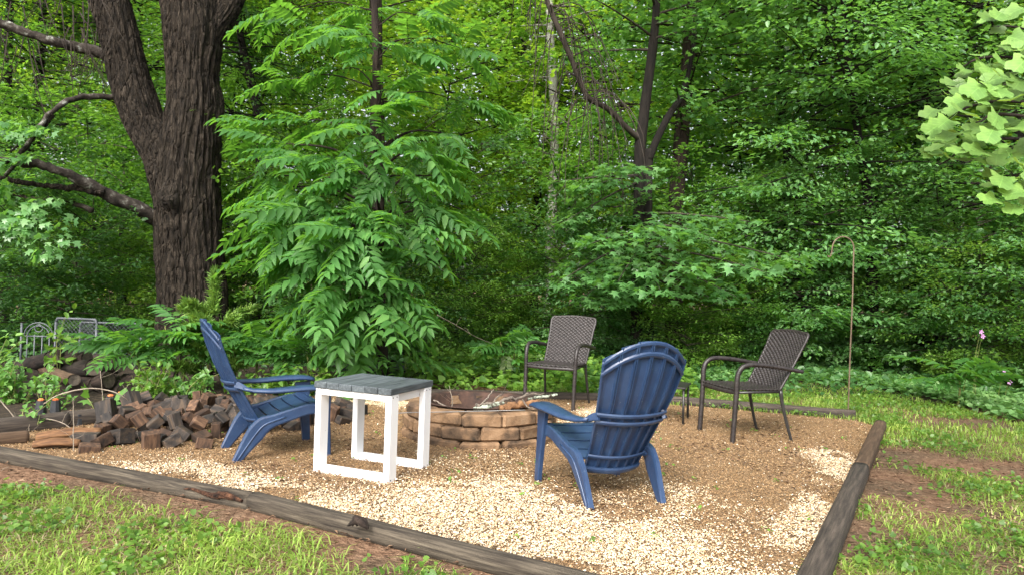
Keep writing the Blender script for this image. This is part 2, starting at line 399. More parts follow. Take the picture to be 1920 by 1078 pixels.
def gz(x, y):
    """gentle relief outside the bed"""
    x = np.asarray(x, float); y = np.asarray(y, float)
    return .035 * (vnoise(x * .9, y * .9, 0, 3) - .5) * np.clip((y - 8.0) / 3, 0, 1) + np.clip(y - 45, 0, 400) * .0
gx = np.concatenate([np.linspace(-300, -14, 14), np.linspace(-12, 12, 97), np.linspace(14, 300, 14)])
gy = np.concatenate([np.linspace(-200, -4, 10), np.linspace(0, 24, 97), np.linspace(28, 500, 16)])
X, Y = np.meshgrid(gx, gy, indexing='ij')
V = np.stack([X, Y, gz(X, Y)], -1).reshape(-1, 3)
nx, ny = len(gx), len(gy)
I, J = np.meshgrid(np.arange(nx - 1), np.arange(ny - 1), indexing='ij')
q = (I * ny + J).ravel()
structure(link('ground', fast_mesh('ground', V, np.stack([q, q + ny, q + ny + 1, q + 1], 1), M_SOIL, True)))

M_HUMUS = noise_mat('leaf_mould', [(.3, (.012, .009, .006)), (.5, (.035, .025, .016)), (.7, (.085, .058, .036))], scale=20, rough=1, bump=.9, bscale=60, bdist=.03)
def floor_sheet(poly, name, mat, dz):
    xs = np.arange(-16, 16, .25); ys = np.arange(4.5, 60, .35)
    X, Y = np.meshgrid(xs, ys, indexing='ij'); k = in_poly(X + .3 * (vnoise(X * 2, Y * 2, 0, 1) - .5), Y + .4 * (vnoise(X * 2, Y * 2, 4, 1) - .5), poly)
    V = np.stack([X, Y, gz(X, Y) + dz], -1).reshape(-1, 3); ny_ = len(ys); I, J = np.where(k[:-1, :-1] & k[1:, 1:] & k[1:, :-1] & k[:-1, 1:]); q = I * ny_ + J
    return structure(link(name, fast_mesh(name, V, np.stack([q, q + ny_, q + ny_ + 1, q + 1], 1), mat, True)))
floor_sheet([(-16, 6.0), (-4.2, 5.6), (-3.6, 5.75), (-2.2, 7.6), (-1, 8.6), (1, 9.2), (3.2, 9.4), (6, 8.2), (10, 7.4), (16, 7.0), (16, 60), (-16, 60)], 'forest_ground', M_HUMUS, .012)

# gravel bed: a sheet of fines with loose stones over it
m, t, b = new_mat('gravel_fines')
co = coords(t)
n1 = nd(t, 'ShaderNodeTexVoronoi', Scale=75); t.links.new(co, n1.inputs['Vector'])
n2 = nd(t, 'ShaderNodeTexNoise', Scale=3, Detail=8); t.links.new(co, n2.inputs['Vector'])
c = ramp(t, n1.outputs['Color'], [(.2, (.10, .059, .028)), (.5, (.19, .116, .055)), (.85, (.29, .19, .10))])
h = nd(t, 'ShaderNodeHueSaturation'); mr = nd(t, 'ShaderNodeMapRange'); mr.inputs['To Min'].default_value = .55; mr.inputs['To Max'].default_value = 1.3
t.links.new(n2.outputs[0], mr.inputs['Value']); t.links.new(mr.outputs[0], h.inputs['Value']); t.links.new(c.outputs[0], h.inputs['Color'])
t.links.new(h.outputs[0], b.inputs['Base Color']); b.inputs['Roughness'].default_value = .95
bp = nd(t, 'ShaderNodeBump', Strength=.8, Distance=.012); t.links.new(n1.outputs['Distance'], bp.inputs['Height']); t.links.new(bp.outputs[0], b.inputs['Normal'])
M_FINES = m
bm_ = MB().add([(x, y, .006) for x, y in BED], [list(range(len(BED)))])
structure(bm_.build('gravel_path', M_FINES))

WHITE_PX = [
    [(195, 868), (330, 872), (560, 915), (700, 938), (830, 915), (950, 905), (1040, 935), (1090, 965), (1150, 985), (1230, 962), (1265, 925), (1290, 930), (1240, 990), (1360, 1010), (1330, 1060), (1500, 1078), (1500, 1100), (1060, 1095), (880, 1040), (475, 935)],
    [(1515, 845), (1590, 850), (1612, 868), (1590, 912), (1520, 915), (1545, 885)],
    [(1450, 940), (1500, 932), (1560, 950), (1550, 1005), (1500, 1028), (1420, 1015), (1465, 985)],
    [(640, 748), (840, 742), (850, 755), (760, 765), (650, 762)],
    [(1100, 770), (1135, 770), (1125, 800), (1070, 795)],
]
MIXED = [tuple(gr(*p)[:2]) for p in [(560, 890), (680, 905), (790, 850), (900, 848), (1000, 860), (1010, 905), (1090, 930), (1180, 900), (1300, 900), (1420, 960), (1450, 1090), (1050, 1090), (700, 960)]]
WHITE = [[tuple(gr(*p)[:2]) for p in pl] for pl in WHITE_PX]
def pebble_mat(name, stops, rough=.75):
    m, t, b = new_mat(name)
    g = t.nodes.new('ShaderNodeNewGeometry')
    r = ramp(t, g.outputs['Random Per Island'], stops)
    t.links.new(r.outputs[0], b.inputs['Base Color']); b.inputs['Roughness'].default_value = rough; b.inputs['Specular IOR Level'].default_value = .3
    return m
M_PEB_W = pebble_mat('pale_quartz_stone', [(0, (.24, .14, .065)), (.06, (.44, .28, .14)), (.22, (.53, .39, .23)), (.55, (.60, .48, .32)), (.82, (.66, .56, .41)), (1, (.73, .67, .55))])
M_PEB_B = pebble_mat('brown_stone', [(0, (.08, .045, .02)), (.25, (.18, .104, .046)), (.6, (.26, .155, .071)), (.86, (.35, .222, .112)), (1, (.46, .33, .19))])
OCT_V = np.array([(1, 0, -.3), (-1, 0, -.3), (0, 1, -.3), (0, -1, -.3), (0, 0, .8)])
OCT_F = np.array([(0, 2, 4), (2, 1, 4), (1, 3, 4), (3, 0, 4)])
def pebbles(name, label, P, size, mat):
    n = len(P)
    V = OCT_V[None] * RNG.uniform(.65, 1.3, (n, 5, 1)) * np.array([1, .8, .6]) * size[:, None, None]
    a = RNG.uniform(0, 2 * np.pi, n); ca, sa = np.cos(a), np.sin(a); tl = RNG.normal(0, .5, n)
    # tilt about x, then spin about z
    y = V[..., 1] * np.cos(tl)[:, None] - V[..., 2] * np.sin(tl)[:, None]
    z = V[..., 1] * np.sin(tl)[:, None] + V[..., 2] * np.cos(tl)[:, None]
    x = V[..., 0]
    W = np.stack([x * ca[:, None] - y * sa[:, None], x * sa[:, None] + y * ca[:, None], z], -1) + P[:, None, :]
    F = OCT_F[None] + (np.arange(n) * 5)[:, None, None]
    o = link(name, fast_mesh(name, W.reshape(-1, 3), F.reshape(-1, 3), mat))
    return tag(o, label, 'gravel', kind='stuff')
def soft_white(x, y):
    wx = x + .28 * (vnoise(x * 3, y * 3, 1, 5) - .5) + RNG.normal(0, .045, x.shape)
    wy = y + .34 * (vnoise(x * 3, y * 3, 7, 6) - .5) + RNG.normal(0, .075, x.shape)
    w = np.zeros(x.shape, bool)
    for pl in WHITE: w |= in_poly(wx, wy, pl)
    w &= (vnoise(x * 5, y * 5, 3, 9) > .2) & (RNG.uniform(0, 1, x.shape) < .9)
    return w | (in_poly(wx, wy, MIXED) & (RNG.uniform(0, 1, x.shape) < .24 * vnoise(x * 4, y * 4, 5, 19)))
n = 660000
x = RNG.uniform(-4.2, 3.6, n); y = RNG.uniform(2.9, 8.9, n)
k = in_poly(x, y, BED); x, y = x[k], y[k]
w = soft_white(x, y)
lay = RNG.uniform(0, 1, len(x))
keep = lay < np.where(w, .97, .66 * np.clip(1.3 - (y - 3) * .09, .5, 1))
x, y, w = x[keep], y[keep], w[keep]
stray = RNG.uniform(0, 1, len(x)) < .013
w2 = w | stray
z = .007 + RNG.uniform(0, .012, len(x))
pebbles('pale_gravel', 'pale cream and white gravel stones spread over the fire pit bed', np.stack([x, y, z + .004], 1)[w2], RNG.uniform(.0038, .0070, w2.sum()) * (1 + .8 * (RNG.uniform(0, 1, w2.sum()) < .04)), M_PEB_W)
pebbles('brown_gravel', 'brown dirty gravel stones trodden around the fire pit', np.stack([x, y, z], 1)[~w2], RNG.uniform(.003, .006, (~w2).sum()), M_PEB_B)

# ================================================================== border timbers
def timber(name, label, p0, p1, r, mat, cat='timber', n=26, flat=.78, wob=.06, group=None, notch=None, z=0.0, seed=0):
    """a squared-round landscape timber lying on the ground; local z runs along it"""
    p0, p1 = Vector(p0), Vector(p1); L = (p1 - p0).length
    zs = np.linspace(0, L, n)
    def mod(i, th, P):
        zz = zs[i.astype(int)]
        e = 1.0 / (np.abs(np.cos(th)) ** 3.2 + np.abs(np.sin(th)) ** 3.2) ** (1 / 3.2)
        o = e * (1 + wob * (vnoise(np.cos(th) * 2.5 + 9 * seed, np.sin(th) * 2.5, zz * 1.6, 4) - .5) * 2 + .05 * (vnoise(np.cos(th) * 7, np.sin(th) * 7, zz * 3, 8) - .5))
        if notch:
            for (ze, z1, a, dep) in notch:
                z0 = L - ze
                o = o - dep * np.clip(1 - np.abs((zz - z0) / z1), 0, 1) * np.clip(1 - np.abs(np.angle(np.exp(1j * (th - a)))) / .9, 0, 1) * (.6 + .8 * vnoise(zz * 25, th * 6, 0, 2))
        return o
    P = np.stack([np.zeros(n), np.zeros(n), zs], 1)
    V, F = tube(P, r, 20, True, mod, squash=1.0)
    o = MB().add(V, F).build(name, mat, None, True)
    d = (p1 - p0).normalized(); up = Vector((0, 0, 1)); s = up.cross(d).normalized(); u = d.cross(s)
    M = Matrix((s, u, d)).transposed().to_4x4(); M.translation = p0 + Vector((0, 0, r * flat + z))
    o.matrix_world = M
    return tag(o, label, cat, group)
FA, FB, FC = gr(-330, 800), gr(474, 952), gr(1240, 1151)
timber('border_timber', 'long weathered grey timber with a rotted split, running from woodpile toward its notched end', FA, FB, .047, M_TIMBER, notch=[(.30, .34, R(140), .8), (.75, .3, R(120), .4), (.1, .2, R(165), .5)], seed=1, n=70)
def rot_hollow(tm, L, r):
    P = np.stack([np.full(16, -.84 * r), .30 * r + .007 * np.sin(np.arange(16) * .7), np.linspace(L - .46, L - .04, 16)], 1)
    V, F = tube(P, lerp_list([.002, .008, .013, .017, .016, .008], 16), 10, True, lambda i, th, Q: 1 + .7 * (vnoise(th * 2, i * .9, 0, 4) - .5))
    MB().add(V, F).build('rotted_hollow', M_ROT, tm, False)['label'] = 'crumbled red-brown rotted split'
M_ROT = noise_mat('rotted_wood', [(.35, (.008, .005, .004)), (.5, (.05, .022, .012)), (.7, (.16, .075, .04))], scale=30, rough=1, bump=1, bdist=.02)
rot_hollow(bpy.data.objects['border_timber'], (FB - FA).length, .047)
timber('border_timber', 'grey cracked landscape timber along the lawn edge with a dark bark lump on it', FB + (FC - FB).normalized() * .004, FC, .049, M_TIMBER, seed=2, n=44)
RA0, RM, RB0 = gr(1650, 806), gr(1613, 893), gr(1505, 1151)
timber('border_timber', 'short reddish brown end timber nearest the hook pole', RA0, RM, .055, M_TIMBER_BR, seed=3)
timber('border_timber', 'dark grey landscape timber between gravel and weedy lawn, butted to the reddish one', RM + (RB0 - RM).normalized() * .004, RB0, .057, M_TIMBER_DK, seed=4)
timber('border_timber', 'slim grey log behind the side-on wicker chair, ending at the hook pole', gr(1200, 752), gr(1603, 784), .05, M_TIMBER_DK, seed=5)
timber('border_timber', 'dark damp edging timber behind the fire pit in front of the weeds', gr(690, 741), gr(1120, 751), .05, M_TIMBER_DK, seed=6)
timber('border_timber', 'blackened edging timber beside the woodpile under the orange-tipped stakes', gr(-190, 836), gr(125, 800), .07, M_TIMBER_DK, z=.0, seed=7)
timber('border_timber', 'upper black timber lying between woodpile and wood blocks', gr(122, 800), gr(235, 786), .07, M_TIMBER_DK, seed=8)
timber('border_timber', 'low brown timber stub in front of the blackened edging timber', gr(-160, 852), gr(52, 829), .05, M_TIMBER_BR, seed=9)

# dark curled bark lump on the lawn-edge timber
lump = MB()
pl = gr(672, 988, .085)
for k in range(3):
    pts = smooth_path([(-.05 + .02 * k, -.02 + .012 * k, .0), (-.02, .0, .022 + .006 * k), (.02, .012 - .01 * k, .026), (.055, .004, .0)], 12)
    V, F = tube(pts, lerp_list([.004, .017, .019, .006], 12), 8, True, lambda i, th, P: 1 + .3 * (vnoise(th * 3, i * .7, 0, k) - .5))
    lump.add(V, F)
o = lump.build('bark_lump', M_LOGDARK, None, True); o.location = pl + Vector((0, 0, .003)); o.rotation_euler[2] = -.5
tag(o, 'dark curled lump of bark sitting on the lawn-edge timber', 'bark')

# ================================================================== fire pit
PC = gr(888, 845); PC = Vector((PC.x + .012, PC.y + .66, 0))
pit = thing('fire_pit', 'round fire pit of tumbled brown blocks with a rusty steel ring', 'fire pit', PC)
def stone_mesh(w, d, hgt, seed):
    V, F = cbox(d, w, hgt, .019)
    V = np.array(V)
    tp = np.clip(.5 - V[:, 0] / d, 0, 1)                 # trapezoid: narrower inside
    V[:, 1] *= 1 - .22 * tp
    V += (np.stack([vnoise(V[:, 0] * 30, V[:, 1] * 30, V[:, 2] * 30, seed + s) for s in range(3)], 1) - .5) * .015
    return MB().add(V, F).mesh('stone_block', M_BLOCKSTONE)
smesh = [stone_mesh(.318, .17, .112, 10 * s) for s in range(5)]
for c_ in range(3):
    rad = (.605, .585, .565)[c_]
    for i in range(12):
        a = 2 * math.pi * (i + .5 * (c_ % 2) + .12) / 12 + random.uniform(-.012, .012)
        rr = rad + random.uniform(-.012, .012) - .045
        o = link('stone_block', smesh[(i * 3 + c_ * 2) % 5], pit)
        o.location = (math.cos(a) * rr, math.sin(a) * rr, -.002 + .105 * c_ + .01 + random.uniform(-.002, .002))
        o.rotation_euler = (random.uniform(-.02, .02), random.uniform(-.02, .02), a + random.uniform(-.03, .03))
        o.scale = (1, 1, .94)
V, F = [], []
prof = [(.430, .0), (.430, .283), (.490, .293), (.494, .286), (.436, .275), (.424, .0)]
ns = 56
for i in range(ns):
    a = 2 * math.pi * i / ns
    for (r_, z_) in prof: V.append((r_ * math.cos(a), r_ * math.sin(a), z_ + .003 * math.sin(3 * a)))
for i in range(ns):
    for j in range(len(prof) - 1):
        a_, b_ = i * len(prof) + j, ((i + 1) % ns) * len(prof) + j
        F.append((a_, b_, b_ + 1, a_ + 1))
MB().add(V, F).build('steel_ring', M_RUST, pit, True)
V = [(0, 0, .10)]; F = []
for rr_ in (.15, .3, .4):
    for i in range(24):
        a = 2 * math.pi * i / 24; V.append((rr_ * math.cos(a), rr_ * math.sin(a), .07 + .02 * random.random() - .03 * rr_))
for i in range(24):
    j = (i + 1) % 24; F.append((0, 1 + i, 1 + j))
    for k in range(2): F.append((1 + 24 * k + i, 25 + 24 * k + i, 25 + 24 * k + j, 1 + 24 * k + j))
MB().add(V, F).build('ash_bed', M_ASH, pit, True)

def stick(name, label, pts, r0, r1, mat, cat='stick', group=None, twigs=0, n=18, seg=7):
    base = Vector(pts[0])
    P = smooth_path([Vector(p) - base for p in pts], n)
    P[1:-1] += RNG.normal(0, .006, (n - 2, 3)) * min(1, r0 * 60)
    mb = MB(); mb.add(*tube(P, lerp_list([r0, r1], n), seg, True, lambda i, th, Q: 1 + .35 * (vnoise(th * 2, i * .6, 0, 3) - .5)))
    for k in range(twigs):
        i = random.randrange(n // 4, n - 2)
        d = np.array([random.uniform(-1, 1), random.uniform(-1, 1), random.uniform(.1, 1)]); d /= np.linalg.norm(d)
        L = random.uniform(.06, .2)
        mb.add(*tube(smooth_path([P[i], P[i] + d * L * .5 + RNG.normal(0, .01, 3), P[i] + d * L], 6), lerp_list([r1 * .6, r1 * .25], 6), 5))
    o = mb.build(name, mat, None, True); o.location = base
    return tag(o, label, cat, group)
def pp(px, py, d): return at(px, py, d)
stick('branch', 'grey forked branch lying across the back rim of the fire pit', [pp(893, 758, 5.85), pp(925, 757, 5.8), pp(955, 748, 5.85), pp(985, 742, 5.9), pp(1020, 737, 5.95)], .017, .007, M_STICK, twigs=3)
stick('branch', 'pale lichen-crusted branch in the fire pit in front of the orange log', [pp(888, 768, 5.68), pp(910, 764, 5.66), pp(945, 756, 5.72)], .02, .016, M_LICHEN)
stick('branch', 'thin lichen-covered branch poking past the pit toward the wicker chair', [pp(990, 748, 6.02), pp(1020, 742, 6.1), pp(1045, 739, 6.15)], .014, .010, M_LICHEN)
stick('firewood_log', 'short orange-brown bark log resting on the fire pit rim', [pp(938, 764, 5.6), pp(970, 759, 5.65), pp(1010, 754, 5.72)], .026, .022, M_LOGORANGE, cat='log', seg=10)
stick('stick', 'dark stick slanting up out of the pit', [pp(893, 766, 5.75), pp(912, 748, 5.9), pp(926, 730, 6.1)], .008, .005, M_STICK)
stick('stick', 'thin forked stick leaning on the far rim of the pit', [pp(925, 752, 5.9), pp(935, 742, 6.0), pp(944, 737, 6.1)], .006, .004, M_STICK, twigs=2)
stick('stick', 'pale bent twig crossing the near side of the pit opening', [pp(813, 749, 5.8), pp(830, 758, 5.75), pp(850, 768, 5.7)], .006, .004, M_STICK)
stick('stick', 'dry upright weed stalk standing in the pit', [pp(846, 768, 5.7), pp(848, 750, 5.72), pp(842, 722, 5.75)], .004, .002, M_TWIGPALE, twigs=6)
stick('stick', 'curved twig hanging over the pit edge beside the blue chair arm', [pp(980, 748, 5.7), pp(990, 762, 5.55), pp(1010, 765, 5.5), pp(1030, 752, 5.6)], .006, .004, M_STICK)
for k in range(14):
    a, rr_ = random.uniform(0, 6.28), random.uniform(.05, .3)
    b_ = random.uniform(0, 6.28); L = random.uniform(.12, .3)
    c0 = PC + Vector((math.cos(a) * rr_, math.sin(a) * rr_, .14))
    stick('twig', 'small dry twig among the kindling inside the fire pit', [c0 - Vector((math.cos(b_), math.sin(b_), -.25)) * L / 2, c0 + Vector((0, 0, .03)), c0 + Vector((math.cos(b_), math.sin(b_), .25)) * L / 2], .005, .003, M_STICK if k % 2 else M_TWIGPALE, cat='twig', group='kindling twigs in the pit', n=8, seg=5)
# roasting skewer lying from the gravel side onto the rim
sk = MB()
P = smooth_path([at(742, 776, 5.62), at(736, 782, 5.62), at(737, 777, 5.62), at(760, 773, 5.6), at(860, 771, 5.52), at(985, 768, 5.5)], 40)
sk.add(*tube(P - P[0], .0035, 6)); o = sk.build('roasting_skewer', M_WIRE, None, True); o.location = P[0]
tag(o, 'thin wire roasting skewer resting across the front rim of the pit', 'skewer')

# ================================================================== side table
TB = [gr(583, 887), gr(728, 908), gr(803, 887)]
ux = (TB[1] - TB[0]); W_T = .575; ang = math.atan2(ux.y, ux.x)
rz = ang + R(-3)
tab = thing('side_table', 'square side table with grey plank top on two white open frames', 'table', TB[1], rz)
# local x along the front frame (0 = near corner post, negative to the other post), y away from the viewer
H_T, TH, D_T = .55, .042, .50
def frame_part(y0, nm):
    p = .042; dp = .089
    for x0 in (-W_T + p / 2, -p / 2):
        o = MB().add(*cbox(p, dp, H_T, .003, (x0, y0 + dp / 2, H_T / 2))).build('leg', M_WHITE, tab)
        for (dy, zz) in ((-.022, H_T - .018), (.022, H_T - .018), (-.022, .02), (.022, .02)):
            if x0 > -.1:
                V, F = tube([(x0 + p / 2 - .001, y0 + dp / 2 + dy, zz), (x0 + p / 2 + .0012, y0 + dp / 2 + dy, zz)], .0042, 8)
                MB().add(V, F).build('screw', M_SCREW, o)
    L = W_T - 2 * p - .0008
    MB().add(*cbox(L, dp - .002, p, .003, (-W_T / 2, y0 + dp / 2, p / 2))).build('bottom_rail', M_WHITE, tab)
    MB().add(*cbox(L, dp - .002, p, .003, (-W_T / 2, y0 + dp / 2, H_T - p / 2))).build('top_rail', M_WHITE, tab)
frame_part(0, 'f'); frame_part(D_T - .089, 'b')
for x0 in (-W_T + .06, -.06):
    MB().add(*cbox(.038, D_T - .18, .06, .003, (x0, D_T / 2, H_T - .032))).build('cross_rail', M_WHITE, tab)
nb = 6; wb = (W_T + .012) / nb
pm = MB().add(*cbox(D_T + .03, wb - .003, TH, .004)).mesh('plank', M_GREYWOOD)
for i in range(nb):
    o = link('plank', pm, tab)
    o.location = (-W_T - .006 + wb * (i + .5), D_T / 2, H_T + TH / 2 + .001 + random.uniform(-.0015, .0015))
    o.rotation_euler = (0, 0, R(90) + random.uniform(-.003, .003))

# ================================================================== blue adirondack chairs
def strip_solid(G, thick, axis=None):
    """G: (n,m,3) grid -> closed slab, offset along the grid normal"""
    n, m_ = G.shape[:2]
    du = np.gradient(G, axis=0); dv = np.gradient(G, axis=1)
    N = np.cross(du, dv); N /= np.linalg.norm(N, axis=-1, keepdims=True) + 1e-12
    A, B = G + N * thick / 2, G - N * thick / 2
    V = np.concatenate([A.reshape(-1, 3), B.reshape(-1, 3)]); o = n * m_
    F = []
    for i in range(n - 1):
        for j in range(m_ - 1):
            a, b_, c2, d = i * m_ + j, (i + 1) * m_ + j, (i + 1) * m_ + j + 1, i * m_ + j + 1
            F.append((a, b_, c2, d)); F.append((o + d, o + c2, o + b_, o + a))
    def wall(idx):
        for a, b_ in zip(idx[:-1], idx[1:]): F.append((b_, a, o + a, o + b_))
    wall([i * m_ for i in range(n)]); wall([i * m_ + m_ - 1 for i in range(n)][::-1])
    wall([j for j in range(m_)][::-1]); wall([(n - 1) * m_ + j for j in range(m_)])
    return V, F
def sweep_blade(P, w, th, up=(0, 1, 0)):
    """flat bar: width w (list) in the xz plane normal to the path, thickness th along y"""
    n = len(P); P = np.asarray(P); T, _, _ = frames(P)
    Y_ = np.array(up, float)[None]; S = np.cross(T, Y_); S /= np.linalg.norm(S, axis=1)[:, None]
    w = np.asarray(w)[:, None]; th = (np.asarray(th)[:, None] if not np.isscalar(th) else th)
    Yv = np.cross(S, T)
    ring = [P + S * w / 2 * a + Yv * th / 2 * b_ for a, b_ in ((-1, -.7), (-.75, -1), (.75, -1), (1, -.7), (1, .7), (.75, 1), (-.75, 1), (-1, .7))]
    V = np.stack(ring, 1).reshape(-1, 3); F = []
    for i in range(n - 1):
        for j in range(8):
            k = (j + 1) % 8; F.append((i * 8 + j, i * 8 + k, (i + 1) * 8 + k, (i + 1) * 8 + j))
    F.append(tuple(range(8))[::-1]); F.append(tuple((n - 1) * 8 + j for j in range(8)))
    return V, F
BK_N = 6
def bx(v):            # back profile: x (forward) against height
    return np.interp(v, [.17, .26, .36, .5, .65, .8, .92, .985], [.205, .150, .088, .005, -.075, -.138, -.172, -.182])
def bw(v):            # half width
    return np.interp(v, [.17, .3, .5, .65, .78, .9, 1.0], [.178, .19, .218, .245, .262, .268, .268])
def btop(u): return .975 - .125 * np.abs(u) ** 2.1
def bpos(u, zz, off=0.0):
    """u in -1..1 across, zz height; off: to the rear"""
    x_ = bx(zz) + .055 * u ** 2 - off
    return np.stack([x_, u * bw(zz), zz + 0 * u], -1)
def make_adirondack(label):
    t_ = thing('adirondack_chair', label, 'chair', (0, 0, 0), 0, 'blue plastic adirondack chairs')
    for s in (-1, 1):
        # front leg: deep tapering blade from foot to arm
        P = smooth_path([(.665, s * .285, 0), (.655, s * .285, .12), (.635, s * .285, .3), (.62, s * .285, .47)], 12)
        V, F = sweep_blade(P, lerp_list([.058, .066, .085, .125], 12), .034)
        MB().add(V, F).build('leg', M_NAVY, t_, False)
        # side rail sweeping back and down into the rear leg
        P = smooth_path([(.62, s * .262, .345), (.52, s * .262, .345), (.40, s * .262, .315), (.28, s * .258, .28), (.205, s * .252, .25), (.152, s * .246, .19), (.09, s * .24, .10), (.025, s * .236, 0)], 22)
        V, F = sweep_blade(P, lerp_list([.075, .075, .08, .085, .12, .125, .09, .052], 22), .036)
        lg = MB().add(V, F).build('leg', M_NAVY, t_, False)
        # raised rib on the outer face of the leg
        V, F = tube(P[7:] + np.array([0, s * .018, 0]), .0065, 6); MB().add(V, F).build('rib', M_NAVY, lg, True)
        # arm: broad curved plank with a down-turned lip
        n1_, n2_ = 20, 7
        tt = np.linspace(0, 1, n1_)
        xs = np.interp(tt, [0, 1], [.705, .06])
        cz = np.interp(tt, [0, .12, .35, .7, .9, 1], [.497, .512, .512, .497, .50, .515])
        cy = np.interp(tt, [0, .3, .75, 1], [.292, .298, .280, .243])
        hw = np.interp(tt, [0, .06, .25, .6, .85, 1], [.052, .070, .074, .058, .036, .022])
        G = np.zeros((n1_, n2_, 3))
        for j, q_ in enumerate(np.linspace(-1, 1, n2_)):
            G[:, j, 0] = xs; G[:, j, 1] = s * cy + q_ * hw; G[:, j, 2] = cz - .016 * abs(q_) ** 5
        V, F = strip_solid(G, .018); MB().add(V, F).build('arm', M_NAVY, t_, True)
        # bracket from arm rear to the back
        V, F = sweep_blade(smooth_path([(.08, s * .245, .505), (.05, s * .232, .522), (.01, s * .212, .535)], 6), lerp_list([.03, .04, .05], 6), .02)
        MB().add(V, F).build('bracket', M_NAVY, t_)
    # seat slats
    sx = np.linspace(0, 1, 7)
    for i in range(6):
        a, b_ = i / 6 + .012, (i + 1) / 6 - .012
        def sp(q_): return np.interp(q_, [0, .12, .3, .6, 1], [.672, .645, .55, .38, .19]), np.interp(q_, [0, .12, .3, .6, 1], [.325, .375, .385, .335, .255])
        G = np.zeros((5, 5, 3))
        for ii, q_ in enumerate(np.linspace(a, b_, 5)):
            x_, z_ = sp(q_); hw_ = np.interp(q_, [0, 1], [.258, .225])
            for jj, yy in enumerate(np.linspace(-1, 1, 5)): G[ii, jj] = (x_, yy * hw_, z_ - .01 * (1 - yy * yy))
        V, F = strip_solid(G, .016); MB().add(V, F).build('seat_slat', M_NAVY, t_)
    # back slats: U-channel section, flanges to the rear
    for i in range(BK_N):
        u0, u1 = -1 + 2 * i / BK_N + .022, -1 + 2 * (i + 1) / BK_N - .022
        us = np.array([u0, u0, u0 + .02, (u0 + u1) / 2, u1 - .02, u1, u1]); offs = np.array([.024, .004, -.001, -.006, -.001, .004, .024])
        n1_ = 22; G = np.zeros((n1_, 7, 3))
        for j in range(7):
            top = btop((u0 + u1) / 2) * .35 + btop(us[j]) * .65
            zz = np.linspace(.175, top, n1_)
            G[:, j] = bpos(us[j] + 0 * zz, zz, offs[j])
        V, F = strip_solid(G, .006); MB().add(V, F).build('back_slat', M_NAVY, t_)
    def band(z0, z1, nm, arc, off, th=.012, u_=1.0):
        n1_, us = 25, np.linspace(-u_, u_, 25); G = np.zeros((25, 4, 3))
        for j, q_ in enumerate(np.linspace(0, 1, 4)):
            for ii, u in enumerate(us):
                if arc: zz = btop(u) - z0 * (1 - q_) - z1 * q_
                else: zz = z0 * (1 - q_) + z1 * q_ + .012 * (1 - u * u) * -1
                G[ii, j] = bpos(np.array(u), np.array(zz), off + (.006 if 0 < j < 3 else 0))
        V, F = strip_solid(G, th); MB().add(V, F).build(nm, M_NAVY, t_)
    band(.060, .085, 'back_rib', True, .016)
    band(.002, .022, 'back_rib', True, .014)
    band(.535, .555, 'back_rib', False, .022, .014)
    band(.488, .508, 'back_rib', False, .024, .014)
    band(.265, .285, 'back_rib', False, .020, .010)
    band(.175, .205, 'back_rib', False, .022, .02)
    return t_
ch = make_adirondack('navy blue plastic adirondack chair seen from behind, in front of the fire pit')
ch.location = (.715, 4.12, 0); ch.rotation_euler[2] = R(111)
c2 = copy_tree(ch); c2['label'] = 'navy blue plastic adirondack chair seen side-on between wood blocks and white table'
c2.location = (-1.955, 5.02, 0); c2.rotation_euler[2] = R(31); c2.scale = (.95, .95, .98)

